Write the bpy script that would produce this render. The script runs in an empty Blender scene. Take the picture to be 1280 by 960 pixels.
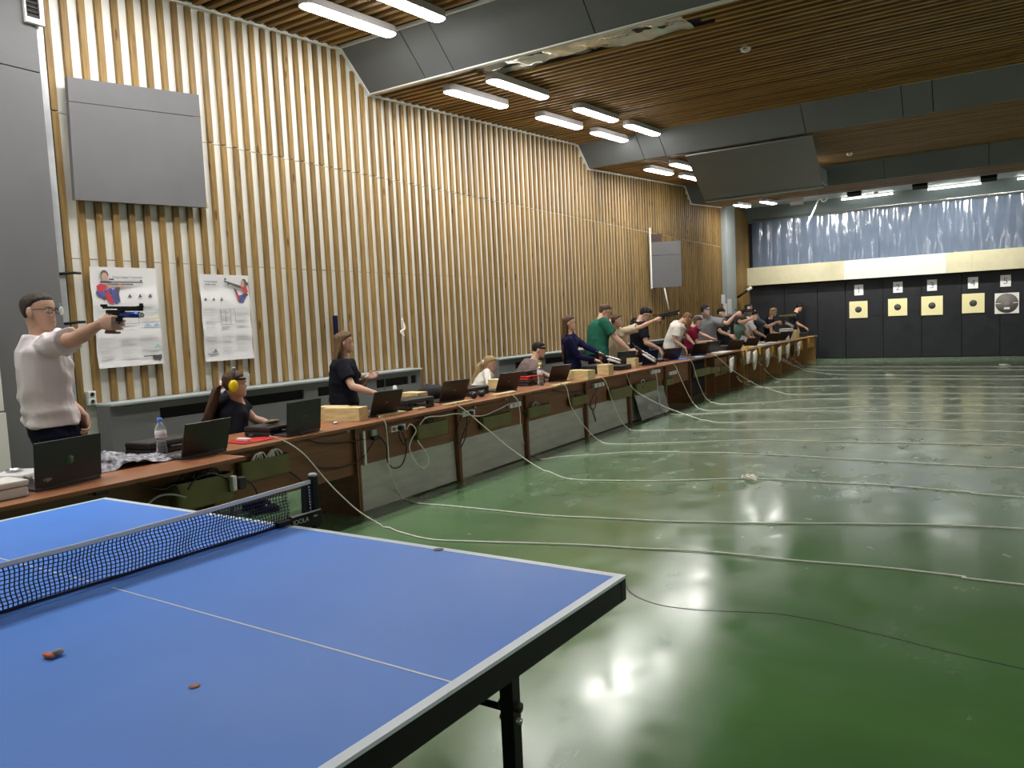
import bpy, bmesh, math, random
import numpy as np
from mathutils import Vector, Matrix, noise
random.seed(7)
SC = bpy.context.scene
COL = SC.collection
pi = math.pi

# ------------------------------------------------------------------ camera
CAMP = np.array([0.88902, -1.97351, 1.49452]); YAW, PITCH, ROLL, FPX = 0.55880863, -0.0787887, -0.04642613, 955.751
_f = np.array([-math.sin(YAW)*math.cos(PITCH), math.cos(YAW)*math.cos(PITCH), math.sin(PITCH)])
_r0 = np.array([math.cos(YAW), math.sin(YAW), 0.0]); _u0 = np.cross(_r0, _f)
_r = math.cos(ROLL)*_r0+math.sin(ROLL)*_u0; _u = -math.sin(ROLL)*_r0+math.cos(ROLL)*_u0
cam_d = bpy.data.cameras.new('camera'); cam = bpy.data.objects.new('camera', cam_d); COL.objects.link(cam)
M3 = Matrix(((_r[0], _u[0], -_f[0]), (_r[1], _u[1], -_f[1]), (_r[2], _u[2], -_f[2])))
cam.matrix_world = Matrix.Translation(Vector(CAMP)) @ M3.to_4x4()
cam_d.sensor_width = 36; cam_d.lens = FPX/1280*36; cam_d.clip_start = 0.05; cam_d.clip_end = 100
SC.camera = cam
# ------------------------------------------------------------------ world, exposure
w = bpy.data.worlds.new('world'); SC.world = w; w.use_nodes = True
w.node_tree.nodes['Background'].inputs[0].default_value = (0.75, 0.85, 1, 1)
w.node_tree.nodes['Background'].inputs[1].default_value = 0.05
SC.view_settings.view_transform = 'Standard'; SC.view_settings.look = 'None'
SC.view_settings.exposure = 1.7; SC.view_settings.gamma = 1.0
SC.view_settings.use_curve_mapping = False
SC.cycles.use_denoising = True
SC.cycles.max_bounces = 7; SC.cycles.diffuse_bounces = 4; SC.cycles.glossy_bounces = 4; SC.cycles.transmission_bounces = 6
SC.cycles.sample_clamp_indirect = 6
LAMP_E = 17.0        # ceiling batten lamps
SPOT_W = 110.0        # target floodlights (watts)

# ------------------------------------------------------------------ pixel helpers (measure a point on a known plane)
def ray(px, py): return (px-640)/FPX*_r-(py-480)/FPX*_u+_f
def PX(px, py, X):
    d = ray(px, py); return Vector(CAMP+d*((X-CAMP[0])/d[0]))
def PY(px, py, Y):
    d = ray(px, py); return Vector(CAMP+d*((Y-CAMP[1])/d[1]))
def PZ(px, py, Z):
    d = ray(px, py); return Vector(CAMP+d*((Z-CAMP[2])/d[2]))
def PXZ(px, X, Z):   # the point of the line x=X, z=Z that is seen in pixel column px
    lo, hi = -1.0, 40.0
    for _ in range(50):
        y = (lo+hi)/2; d = np.array([X, y, Z])-CAMP
        q = 640+FPX*(d@_r)/(d@_f)
        if q < px: lo = y
        else: hi = y
    return Vector((X, lo, Z))

# ------------------------------------------------------------------ materials
MATS = {}
def mat(name, col, rough=0.6, metal=0.0, spec=0.5, noise_amt=0.0, noise_scale=8.0, bump=0.0, bump_scale=60.0,
        stretch=None, col2=None, emit=0.0, coat=0.0, trans=0.0, rnd=0.0, alpha=1.0, sheen=0.0, rough2=None, detail=5.0, knots=False):
    m = bpy.data.materials.new(name); m.use_nodes = True; nt = m.node_tree; N = nt.nodes; L = nt.links
    b = N['Principled BSDF']; MATS[name] = m
    c4 = (*col, 1)
    b.inputs['Base Color'].default_value = c4; b.inputs['Roughness'].default_value = rough
    b.inputs['Metallic'].default_value = metal; b.inputs['Specular IOR Level'].default_value = spec
    b.inputs['Coat Weight'].default_value = coat; b.inputs['Coat Roughness'].default_value = 0.08
    b.inputs['Transmission Weight'].default_value = trans; b.inputs['Alpha'].default_value = alpha
    if emit: b.inputs['Emission Color'].default_value = c4; b.inputs['Emission Strength'].default_value = emit
    vec = None
    if noise_amt or bump or col2 or rough2:
        tc = N.new('ShaderNodeTexCoord'); mp = N.new('ShaderNodeMapping'); L.new(tc.outputs['Object'], mp.inputs['Vector'])
        if stretch: mp.inputs['Scale'].default_value = stretch
        vec = mp.outputs['Vector']
        if rnd:
            oi = N.new('ShaderNodeObjectInfo'); mu = N.new('ShaderNodeVectorMath'); mu.operation = 'SCALE'
            cx = N.new('ShaderNodeCombineXYZ')
            for k in range(3): L.new(oi.outputs['Random'], cx.inputs[k])
            L.new(cx.outputs[0], mu.inputs[0]); mu.inputs['Scale'].default_value = 37.0
            ad = N.new('ShaderNodeVectorMath'); L.new(vec, ad.inputs[0]); L.new(mu.outputs[0], ad.inputs[1]); vec = ad.outputs[0]
    if noise_amt or col2:
        n = N.new('ShaderNodeTexNoise'); n.inputs['Scale'].default_value = noise_scale; n.inputs['Detail'].default_value = detail
        L.new(vec, n.inputs['Vector'])
        r = N.new('ShaderNodeValToRGB'); L.new(n.outputs['Fac'], r.inputs['Fac'])
        r.color_ramp.elements[0].position = 0.3; r.color_ramp.elements[1].position = 0.7
        c2 = col2 if col2 else tuple(max(0, c*(1-noise_amt)) for c in col)
        r.color_ramp.elements[0].color = (*c2, 1); r.color_ramp.elements[1].color = c4
        out = r.outputs['Color']
        if knots:
            v = N.new('ShaderNodeTexVoronoi'); v.inputs['Scale'].default_value = 1.0
            mp2 = N.new('ShaderNodeMapping'); mp2.inputs['Scale'].default_value = (9, 9, 2.4); L.new(tc.outputs['Object'], mp2.inputs['Vector'])
            ad2 = N.new('ShaderNodeVectorMath'); L.new(mp2.outputs[0], ad2.inputs[0])
            if rnd: L.new(mu.outputs[0], ad2.inputs[1])
            L.new(ad2.outputs[0], v.inputs['Vector'])
            r2 = N.new('ShaderNodeValToRGB'); L.new(v.outputs['Distance'], r2.inputs['Fac'])
            r2.color_ramp.elements[0].position = 0.07; r2.color_ramp.elements[0].color = (.35, .28, .2, 1)
            r2.color_ramp.elements[1].position = 0.16; r2.color_ramp.elements[1].color = (1, 1, 1, 1)
            mx = N.new('ShaderNodeMixRGB'); mx.blend_type = 'MULTIPLY'; mx.inputs[0].default_value = 1
            L.new(out, mx.inputs[1]); L.new(r2.outputs[0], mx.inputs[2]); out = mx.outputs[0]
        if rnd:
            hs = N.new('ShaderNodeHueSaturation'); L.new(out, hs.inputs['Color'])
            mr = N.new('ShaderNodeMapRange'); L.new(oi.outputs['Random'], mr.inputs['Value'])
            mr.inputs['To Min'].default_value = 1-rnd; mr.inputs['To Max'].default_value = 1+rnd
            L.new(mr.outputs[0], hs.inputs['Value']); out = hs.outputs[0]
        L.new(out, b.inputs['Base Color'])
    if rough2:
        n3 = N.new('ShaderNodeTexNoise'); n3.inputs['Scale'].default_value = noise_scale*.6; n3.inputs['Detail'].default_value = 6; L.new(vec, n3.inputs['Vector'])
        mr = N.new('ShaderNodeMapRange'); L.new(n3.outputs['Fac'], mr.inputs['Value'])
        mr.inputs['From Min'].default_value = .35; mr.inputs['From Max'].default_value = .65
        mr.inputs['To Min'].default_value = rough; mr.inputs['To Max'].default_value = rough2; L.new(mr.outputs[0], b.inputs['Roughness'])
    if bump:
        n2 = N.new('ShaderNodeTexNoise'); n2.inputs['Scale'].default_value = bump_scale; n2.inputs['Detail'].default_value = 3; L.new(vec, n2.inputs['Vector'])
        bp = N.new('ShaderNodeBump'); bp.inputs['Strength'].default_value = bump; bp.inputs['Distance'].default_value = 0.01
        L.new(n2.outputs['Fac'], bp.inputs['Height']); L.new(bp.outputs['Normal'], b.inputs['Normal'])
    return m

mat('batten', (0.31, 0.195, 0.064), .5, spec=.35, col2=(0.17, 0.10, 0.03), noise_scale=3, stretch=(14, 14, 1.1), rnd=.22, bump=.15, bump_scale=20, knots=True)
mat('slat', (0.33, 0.18, 0.052), .5, spec=.3, col2=(0.20, 0.10, 0.026), noise_scale=2, stretch=(1.1, 14, 14), rnd=.25)
mat('board_white', (0.80, 0.79, 0.73), .45, noise_amt=.06, noise_scale=3, stretch=(3, 3, .6))
mat('dark_void', (0.012, 0.011, 0.01), .9)
mat('trim_white', (0.82, 0.82, 0.8), .4)
mat('grey_board', (0.135, 0.135, 0.14), .6, noise_amt=.10, noise_scale=2.2)
mat('beam_grey', (0.135, 0.145, 0.15), .5, noise_amt=.12, noise_scale=1.5)
mat('radiator_grey', (0.16, 0.162, 0.165), .5, noise_amt=.05)
mat('pale_grey', (0.36, 0.40, 0.40), .5, noise_amt=.06, noise_scale=2)
mat('zinc', (0.50, 0.52, 0.54), .35, .6, noise_amt=.3, noise_scale=6, rough2=.6)
mat('foil', (0.80, 0.82, 0.80), .2, .6, bump=1.0, bump_scale=9)
mat('rubber_black', (0.010, 0.012, 0.019), .42, noise_amt=.5, noise_scale=5, rough2=.6)
mat('curtain', (0.12, 0.155, 0.225), .13, noise_amt=.15, noise_scale=2, coat=.4)
mat('fascia_cream', (0.54, 0.51, 0.36), .6, noise_amt=.08, noise_scale=6, bump=.5, bump_scale=7)
mat('fascia_white', (0.58, 0.61, 0.58), .6, noise_amt=.05, noise_scale=6, bump=.5, bump_scale=7)
mat('upper_teal', (0.13, 0.16, 0.165), .6)
mat('lamp', (1.0, 0.975, 0.93), .4, emit=LAMP_E)
mat('lamp_housing', (0.5, 0.47, 0.47), .4)
mat('tube_lamp', (1.0, 1.0, 0.94), .4, emit=8.0)
mat('spot_glass', (1.0, 0.95, 0.85), .3, emit=3.0)
mat('black_metal', (0.005, 0.005, 0.006), .45, 0, spec=.25)
mat('black_plastic', (0.015, 0.015, 0.017), .35)
mat('black_cloth', (0.012, 0.012, 0.016), .9)
mat('laptop_black', (0.008, 0.009, 0.010), .32)
mat('laptop_brown', (0.018, 0.012, 0.011), .35)
mat('laptop_key', (0.05, 0.05, 0.055), .4)
mat('screen_dark', (0.03, 0.04, 0.05), .15)
mat('grey_print', (0.55, 0.56, 0.58), .5)
mat('dark_green_print', (0.03, 0.12, 0.07), .4)
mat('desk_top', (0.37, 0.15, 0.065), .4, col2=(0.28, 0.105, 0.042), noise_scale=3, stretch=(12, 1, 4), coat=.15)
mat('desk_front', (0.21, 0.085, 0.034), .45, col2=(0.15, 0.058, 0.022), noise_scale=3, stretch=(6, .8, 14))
mat('desk_edge', (0.27, 0.10, 0.032), .4, noise_amt=.2)
mat('desk_dark', (0.05, 0.018, 0.009), .45, noise_amt=.3)
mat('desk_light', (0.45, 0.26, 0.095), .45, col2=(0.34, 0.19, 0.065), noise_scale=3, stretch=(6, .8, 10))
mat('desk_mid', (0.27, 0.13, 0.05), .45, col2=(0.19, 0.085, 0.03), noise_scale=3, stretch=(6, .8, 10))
mat('sheet_metal', (0.50, 0.50, 0.45), .34, .25, noise_amt=.25, noise_scale=3, stretch=(2, 1, 5), rough2=.5)
mat('olive', (0.15, 0.14, 0.04), .5, noise_amt=.25, noise_scale=5)
mat('pine_block', (0.80, 0.66, 0.36), .55, col2=(0.60, 0.44, 0.19), noise_scale=4, stretch=(2, 9, 9), knots=True, rnd=.12)
mat('rope', (0.92, 0.90, 0.80), .7)
mat('cable_black', (0.012, 0.012, 0.02), .45)
mat('cable_grey', (0.35, 0.35, 0.34), .5)
mat('white_plastic', (0.75, 0.75, 0.74), .35)
mat('off_white', (0.68, 0.66, 0.62), .5)
mat('paper', (0.80, 0.79, 0.80), .55)
mat('paper_line', (0.62, 0.61, 0.64), .6)
mat('paper_dark', (0.10, 0.09, 0.10), .6)
mat('ink_blue', (0.09, 0.10, 0.35), .6)
mat('ink_red', (0.55, 0.05, 0.07), .6)
mat('ink_lightblue', (0.30, 0.48, 0.75), .6)
mat('ink_green', (0.35, 0.58, 0.45), .6)
mat('ink_yellow', (0.8, 0.72, 0.35), .6)
mat('number_blue', (0.16, 0.20, 0.42), .6)
mat('target_cream', (0.78, 0.73, 0.42), .6)
mat('target_black', (0.05, 0.045, 0.045), .6, noise_amt=.5, noise_scale=60)
mat('target_grey', (0.22, 0.21, 0.20), .6)
mat('table_blue', (0.10, 0.31, 0.96), .42, spec=.25, noise_amt=.06, noise_scale=2.5, rough2=.5)
mat('table_line', (0.72, 0.82, 0.92), .35)
mat('net_thread', (0.008, 0.012, 0.05), .8)
mat('net_tape', (0.78, 0.77, 0.75), .6)
mat('orange_bit', (0.75, 0.16, 0.06), .5)
mat('crack_dark', (0.03, 0.035, 0.025), .8)
mat('stain', (0.16, 0.17, 0.21), .6)
mat('skin', (0.60, 0.36, 0.26), .5, noise_amt=.10, noise_scale=14)
mat('skin_dark', (0.50, 0.29, 0.20), .5, noise_amt=.1, noise_scale=14)
mat('lip', (0.42, 0.17, 0.14), .45)
mat('eye_white', (0.7, 0.68, 0.66), .25)
mat('eye_dark', (0.03, 0.02, 0.015), .2)
def hairm(n, c): return mat(n, c, .6, spec=.25, col2=tuple(x*.45 for x in c), noise_scale=5, stretch=(34, 34, 2.5), bump=.5, bump_scale=5)
hairm('hair_dark', (0.022, 0.016, 0.013)); hairm('hair_brown', (0.10, 0.05, 0.027)); hairm('hair_grey', (0.065, 0.052, 0.042))
hairm('hair_blond', (0.48, 0.33, 0.15)); hairm('hair_auburn', (0.26, 0.13, 0.055)); hairm('hair_black', (0.008, 0.007, 0.009))
hairm('hair_lightbrown', (0.20, 0.12, 0.06))
def cloth(n, c, **k): return mat(n, c, .9, spec=.12, noise_amt=.08, noise_scale=5, bump=.25, bump_scale=14, **k)
cloth('tee_white', (0.72, 0.66, 0.67)); cloth('tee_black', (0.010, 0.010, 0.016)); cloth('tee_green', (0.02, 0.115, 0.075))
cloth('tee_beige', (0.56, 0.47, 0.33)); cloth('tee_taupe', (0.17, 0.125, 0.115)); cloth('tee_maroon', (0.17, 0.008, 0.028))
cloth('tee_grey', (0.24, 0.25, 0.27)); cloth('tee_charcoal', (0.045, 0.045, 0.055)); cloth('tee_sage', (0.12, 0.20, 0.15))
cloth('tee_slate', (0.085, 0.105, 0.13)); cloth('jacket_navy', (0.010, 0.012, 0.045)); cloth('trousers_navy', (0.006, 0.007, 0.02))
cloth('trousers_black', (0.008, 0.008, 0.01)); cloth('trousers_light', (0.5, 0.5, 0.52)); cloth('tee_cream', (0.74, 0.70, 0.64))
mat('yellow_plastic', (0.85, 0.62, 0.0), .35)
mat('blue_tube', (0.015, 0.05, 0.32), .22, .5)
mat('steel', (0.62, 0.62, 0.64), .25, .9)
mat('wood_grip', (0.20, 0.10, 0.045), .4, col2=(0.08, 0.04, 0.02), noise_scale=8, stretch=(1, 1, 4))
mat('blue_cap', (0.08, 0.22, 0.75), .35); mat('yellow_cap', (0.75, 0.7, 0.05), .35)
mat('pet', (0.92, 0.96, 1.0), .05, trans=.92, spec=.5)
mat('red_plastic', (0.6, 0.03, 0.03), .35); mat('label_pink', (0.85, 0.6, 0.65), .5)
mat('amber', (0.85, 0.45, 0.05), .35); mat('blue_cloth', (0.03, 0.13, 0.45), .8)
mat('patterned_cloth', (0.55, 0.55, 0.6), .8, col2=(0.01, 0.012, 0.03), noise_scale=30, detail=1.0, stretch=(1, 1, 1))
mat('clear_sheet', (0.35, 0.37, 0.35), .18, .3, bump=.8, bump_scale=7)

def floor_material():
    m = bpy.data.materials.new('floor_paint'); m.use_nodes = True; nt = m.node_tree; N = nt.nodes; L = nt.links; MATS['floor'] = m
    b = N['Principled BSDF']; tc = N.new('ShaderNodeTexCoord')
    def nz(scale, det=5, stretch=(1, 1, 1), dist=0.0):
        mp = N.new('ShaderNodeMapping'); mp.inputs['Scale'].default_value = stretch; L.new(tc.outputs['Object'], mp.inputs['Vector'])
        n = N.new('ShaderNodeTexNoise'); n.inputs['Scale'].default_value = scale; n.inputs['Detail'].default_value = det; n.inputs['Distortion'].default_value = dist
        L.new(mp.outputs[0], n.inputs['Vector']); return n.outputs['Fac']
    def ramp(fac, stops):
        r = N.new('ShaderNodeValToRGB'); L.new(fac, r.inputs['Fac']); e = r.color_ramp.elements
        while len(e) < len(stops): e.new(.5)
        for i, (p, c) in enumerate(stops): e[i].position = p; e[i].color = (*c, 1)
        return r.outputs[0]
    def mix(f, a, c, bt='MIX'):
        x = N.new('ShaderNodeMixRGB'); x.blend_type = bt
        if isinstance(f, float): x.inputs[0].default_value = f
        else: L.new(f, x.inputs[0])
        L.new(a, x.inputs[1]); L.new(c, x.inputs[2]); return x.outputs[0]
    base = ramp(nz(.55, 6, dist=.6), [(.3, (.070, .195, .050)), (.55, (.080, .245, .052)), (.75, (.125, .235, .095))])
    streak = ramp(nz(1.2, 6, (.5, 2.6, 1), .2), [(.36, (.66, .66, .66)), (.66, (1, 1, 1))])
    c = mix(.40, base, streak, 'MULTIPLY')
    worn = ramp(nz(.33, 5, (1, 1, 1), .5), [(.40, (0, 0, 0)), (.80, (1, 1, 1))])
    greyc = N.new('ShaderNodeRGB'); greyc.outputs[0].default_value = (.15, .19, .135, 1)
    wm = N.new('ShaderNodeMath'); wm.operation = 'MULTIPLY'; L.new(worn, wm.inputs[0]); wm.inputs[1].default_value = .65
    c = mix(wm.outputs[0], c, greyc.outputs[0])
    # the paint is duller green and browner in the middle of the hall (position along y)
    sx = N.new('ShaderNodeSeparateXYZ'); L.new(tc.outputs['Object'], sx.inputs[0])
    mr = N.new('ShaderNodeMapRange'); L.new(sx.outputs['Y'], mr.inputs['Value'])
    mr.inputs['From Min'].default_value = .8; mr.inputs['From Max'].default_value = 7; mr.inputs['To Min'].default_value = .1; mr.inputs['To Max'].default_value = .78
    g2 = N.new('ShaderNodeRGB'); g2.outputs[0].default_value = (.165, .205, .155, 1)
    c = mix(mr.outputs[0], c, g2.outputs[0])
    sc = ramp(nz(9, 6, (1, .5, 1), .6), [(.63, (1, 1, 1)), (.75, (.80, .80, .78))])
    c = mix(.35, c, sc, 'MULTIPLY')
    # light scuffs
    sc2 = ramp(nz(6, 10, (1.1, .8, 1), .8), [(.60, (0, 0, 0)), (.78, (1, 1, 1))])
    sm = N.new('ShaderNodeMath'); sm.operation = 'MULTIPLY'; L.new(sc2, sm.inputs[0]); sm.inputs[1].default_value = .08
    lt = N.new('ShaderNodeRGB'); lt.outputs[0].default_value = (.27, .29, .22, 1)
    c = mix(sm.outputs[0], c, lt.outputs[0])
    L.new(c, b.inputs['Base Color'])
    rr = N.new('ShaderNodeMapRange'); L.new(nz(2.6, 9, (1, .7, 1), .4), rr.inputs['Value'])
    rr.inputs['From Min'].default_value = .35; rr.inputs['From Max'].default_value = .68; rr.inputs['To Min'].default_value = .11; rr.inputs['To Max'].default_value = .24
    sf = ramp(nz(3.6, 10, (1.2, .8, 1), .3), [(.42, (0, 0, 0)), (.66, (1, 1, 1))])
    ma = N.new('ShaderNodeMath'); ma.operation = 'MULTIPLY_ADD'; L.new(sf, ma.inputs[0]); ma.inputs[1].default_value = .08; L.new(rr.outputs[0], ma.inputs[2])
    L.new(ma.outputs[0], b.inputs['Roughness']); b.inputs['Specular IOR Level'].default_value = .6
    bp = N.new('ShaderNodeBump'); bp.inputs['Strength'].default_value = .06; bp.inputs['Distance'].default_value = .025
    L.new(nz(1.6, 3, (1, 1, 1), .2), bp.inputs['Height']); L.new(bp.outputs['Normal'], b.inputs['Normal'])
floor_material()

# ------------------------------------------------------------------ mesh builder
class MB:
    def __init__(s): s.v = []; s.f = []; s.sm = []
    def add(s, verts, faces, smooth=False):
        o = len(s.v); s.v += [tuple(map(float, p)) for p in verts]
        s.f += [tuple(i+o for i in f) for f in faces]; s.sm += [smooth]*len(faces); return s
    def box(s, x0, x1, y0, y1, z0, z1, M=None):
        vs = [(x, y, z) for z in (z0, z1) for y in (y0, y1) for x in (x0, x1)]
        if M is not None: vs = [M @ Vector(p) for p in vs]
        return s.add(vs, [(0, 2, 3, 1), (4, 5, 7, 6), (0, 1, 5, 4), (2, 6, 7, 3), (0, 4, 6, 2), (1, 3, 7, 5)])
    def bbox(s, x0, x1, y0, y1, z0, z1, b=.004, M=None):   # bevelled box
        bm = bmesh.new(); bmesh.ops.create_cube(bm, size=1)
        for v in bm.verts: v.co = Vector(((x0+x1)/2+v.co.x*(x1-x0), (y0+y1)/2+v.co.y*(y1-y0), (z0+z1)/2+v.co.z*(z1-z0)))
        bmesh.ops.bevel(bm, geom=bm.edges[:], offset=b, segments=2, affect='EDGES', profile=.5)
        bm.verts.index_update()
        vs = [v.co.copy() for v in bm.verts]
        if M is not None: vs = [M @ p for p in vs]
        s.add(vs, [tuple(v.index for v in f.verts) for f in bm.faces]); bm.free(); return s
    def prism(s, poly, axis, a0, a1):   # poly: 2D points in the two other axes
        n = len(poly); vs = []
        for a in (a0, a1):
            for p, q in poly: vs.append({0: (a, p, q), 1: (p, a, q), 2: (p, q, a)}[axis])
        return s.add(vs, [tuple(range(n)), tuple(range(2*n-1, n-1, -1))]+[(i, (i+1) % n, n+(i+1) % n, n+i) for i in range(n)])
    def loft(s, rings, smooth=True, caps=True):
        n = len(rings[0]); vs = [p for r in rings for p in r]; fs = []
        for k in range(len(rings)-1):
            for i in range(n):
                j = (i+1) % n; fs.append((k*n+i, k*n+j, (k+1)*n+j, (k+1)*n+i))
        if caps:
            fs.append(tuple(range(n-1, -1, -1))); fs.append(tuple((len(rings)-1)*n+i for i in range(n)))
        return s.add(vs, fs, smooth)
    def tube(s, pts, r, n=8, smooth=True, caps=True):
        pts = [Vector(p) for p in pts]; m = len(pts)
        rs = r if isinstance(r, (list, tuple)) else [r]*m
        rings = []; a = None
        for i in range(m):
            t = (pts[min(i+1, m-1)]-pts[max(i-1, 0)])
            t = t.normalized() if t.length > 1e-9 else Vector((0, 0, 1))
            if a is None: a = t.orthogonal().normalized()
            else:
                a = a-t*a.dot(t); a = a.normalized() if a.length > 1e-6 else t.orthogonal().normalized()
            b = t.cross(a)
            rings.append([pts[i]+(a*math.cos(2*pi*k/n)+b*math.sin(2*pi*k/n))*rs[i] for k in range(n)])
        return s.loft(rings, smooth, caps)
    def limb(s, pts, rs, n=14):      # tube with rounded ends
        pts = [Vector(p) for p in pts]; d0 = (pts[0]-pts[1]).normalized(); d1 = (pts[-1]-pts[-2]).normalized()
        P = [pts[0]+d0*rs[0]*.95, pts[0]+d0*rs[0]*.6]+pts+[pts[-1]+d1*rs[-1]*.6, pts[-1]+d1*rs[-1]*.95]
        return s.tube(P, [rs[0]*.3, rs[0]*.8]+list(rs)+[rs[-1]*.8, rs[-1]*.3], n)
    def ell(s, c, rx, ry, rz, M=None, nu=16, nv=10):
        c = Vector(c); vs = [(0, 0, -1)]
        for j in range(1, nv):
            t = -pi/2+pi*j/nv
            for i in range(nu): vs.append((math.cos(t)*math.cos(2*pi*i/nu), math.cos(t)*math.sin(2*pi*i/nu), math.sin(t)))
        vs.append((0, 0, 1)); fs = [(0, 1+(i+1) % nu, 1+i) for i in range(nu)]
        for j in range(nv-2):
            for i in range(nu): a = 1+j*nu; fs.append((a+i, a+(i+1) % nu, a+nu+(i+1) % nu, a+nu+i))
        a = 1+(nv-2)*nu; fs += [(a+i, a+(i+1) % nu, len(vs)-1) for i in range(nu)]
        out = []
        for p in vs:
            q = Vector((p[0]*rx, p[1]*ry, p[2]*rz))
            if M is not None: q = M @ q
            out.append(c+q)
        return s.add(out, fs, True)
    def lathe(s, prof, n=16, c=(0, 0, 0), M=None):
        rings = []
        for r, z in prof:
            ring = [Vector((r*math.cos(2*pi*k/n), r*math.sin(2*pi*k/n), z)) for k in range(n)]
            if M is not None: ring = [M @ p for p in ring]
            rings.append([Vector(c)+p for p in ring])
        return s.loft(rings)
    def mesh(s, name, m, off=None):
        me = bpy.data.meshes.new(name)
        vs = s.v if off is None else [(p[0]-off[0], p[1]-off[1], p[2]-off[2]) for p in s.v]
        me.from_pydata(vs, [], s.f); me.polygons.foreach_set('use_smooth', s.sm)
        if m: me.materials.append(MATS[m])
        me.update(); return me
    def build(s, name, m, parent=None, world=True, label=None):
        off = parent.location if (parent is not None and world) else None
        o = bpy.data.objects.new(name, s.mesh(name, m, off)); COL.objects.link(o)
        if parent is not None: o.parent = parent
        if label: o['label'] = label
        return o
def obj(name, me, parent=None, loc=None):
    o = bpy.data.objects.new(name, me); COL.objects.link(o)
    if parent is not None: o.parent = parent
    if loc is not None: o.location = loc
    return o
def tag(o, label=None, cat=None, group=None, kind=None):
    if label: o['label'] = label
    if cat: o['category'] = cat
    if group: o['group'] = group
    if kind: o['kind'] = kind
    return o
def thing(name, label, cat, loc=(0, 0, 0), rz=0, group=None):
    o = bpy.data.objects.new(name, None); COL.objects.link(o); o.location = loc; o.rotation_euler = (0, 0, rz); o.empty_display_size = .1
    return tag(o, label, cat, group)
def solo(mb, name, m, label, cat, group=None):     # a one-mesh thing in world coordinates, origin moved to its base
    a = np.array(mb.v); c = (a.min(0)+a.max(0))/2; c[2] = a[:, 2].min()
    o = bpy.data.objects.new(name, mb.mesh(name, m, c)); COL.objects.link(o); o.location = c
    return tag(o, label, cat, group)
def copy_tree(o, parent=None):
    c = o.copy(); COL.objects.link(c)
    if parent is not None: c.parent = parent
    for ch in list(o.children): copy_tree(ch, c)
    return c
def text(parent, s, size, m, M, ext=.0006, name='lettering', label=None, align='CENTER'):
    cu = bpy.data.curves.new(name, 'FONT'); cu.body = s; cu.size = size; cu.extrude = ext; cu.align_x = align; cu.align_y = 'CENTER'; cu.resolution_u = 3
    t = bpy.data.objects.new(name, cu); me = bpy.data.meshes.new_from_object(t); bpy.data.objects.remove(t)
    me.materials.clear(); me.materials.append(MATS[m])
    o = obj(name, me, parent); o.matrix_local = M
    if label: o['label'] = label
    return o
def basis(x, y, z, loc=(0, 0, 0)):
    x, y, z = Vector(x), Vector(y), Vector(z)
    m = Matrix((x, y, z)).transposed().to_4x4(); m.translation = Vector(loc); return m
def catmull(P, k=6):
    P = [Vector(p) for p in P]; out = []
    for i in range(len(P)-1):
        a, b, c, d = P[max(i-1, 0)], P[i], P[i+1], P[min(i+2, len(P)-1)]
        for j in range(k):
            t = j/k; out.append(.5*((2*b)+(c-a)*t+(2*a-5*b+4*c-d)*t*t+(3*b-a-3*c+d)*t**3))
    out.append(P[-1]); return out

# ================================================================== STRUCTURE
XW, YB, XR, YN = -5.5, 22.6, 9.0, -7.0
tag(MB().box(-6.2, XR, YN, YB+.4, -.1, 0).build('floor', 'floor'), kind='structure')
fl = bpy.data.objects['floor']
cp = [PZ(x, y, .001) for x, y in ((781, 722), (786, 738), (800, 748), (830, 757), (880, 763), (960, 766), (1020, 775), (1080, 789), (1150, 806), (1220, 823), (1290, 838))]
cq = catmull(cp, 6); mb = MB(); rg = []
for i, p in enumerate(cq):
    t_ = (cq[min(i+1, len(cq)-1)]-cq[max(i-1, 0)]).normalized(); n_ = Vector((-t_.y, t_.x, 0)); j_ = n_*.012*noise.noise(p*5); w_ = .0035+.002*noise.noise(p*9)
    rg.append([p+j_-n_*w_, p+j_+n_*w_, p+j_+n_*w_-Vector((0, 0, .002)), p+j_-n_*w_-Vector((0, 0, .002))])
mb.loft(rg, False).build('crack', 'crack_dark', fl)
BAYS = [(-6.74, 4.40, -1.19, 4.76), (-.74, 4.40, 4.81, 4.76), (5.26, 4.35, 10.83, 4.70), (11.26, 4.33, 16.68, 4.69), (17.13, 4.31, 19.75, 4.49)]
def ceil_z(y):
    for i, (a, za, b, zb) in enumerate(BAYS):
        if a <= y <= b: return za+(zb-za)*(y-a)/(b-a)
        if i+1 < len(BAYS) and b < y < BAYS[i+1][0]:
            c, zc = BAYS[i+1][:2]; return zb+(zc-zb)*(y-b)/(c-b)
    return 4.5
# left wall: backing, white boards in three tiers, timber battens
wl = MB().box(XW-.2, XW-.062, YN, YB+.3, 0, 5.0).build('wall_left', 'dark_void'); tag(wl, kind='structure')
PITCH_B = .1465; Y0 = 1.60
tiers = [(0.0, 2.195), (2.201, 3.367), (3.373, 4.9)]
k = 0
for (za, zb) in tiers:
    y = 1.455
    while y < 19.7:
        y2 = min(y+PITCH_B*8, 19.72)
        MB().box(XW-.06, XW-.026, y, y2-.003, za, zb).build('white_board', 'board_white', wl)
        y = y2
ups = {}
def batten(y, z0, z1, w=.056):
    key = (round(z0, 2), round(z1, 2))
    if key not in ups: ups[key] = MB().bbox(-.017, .017, -w/2, w/2, z0, z1, .003).mesh('batten', 'batten')
    obj('batten', ups[key], wl, (XW-.008, y, 0))
RAD = [(1.60, 5.72), (7.55, 19.5)]
nb = 0
y = Y0-PITCH_B+.04
ys = []
while y < 19.68: ys.append(y); y += PITCH_B
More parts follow.
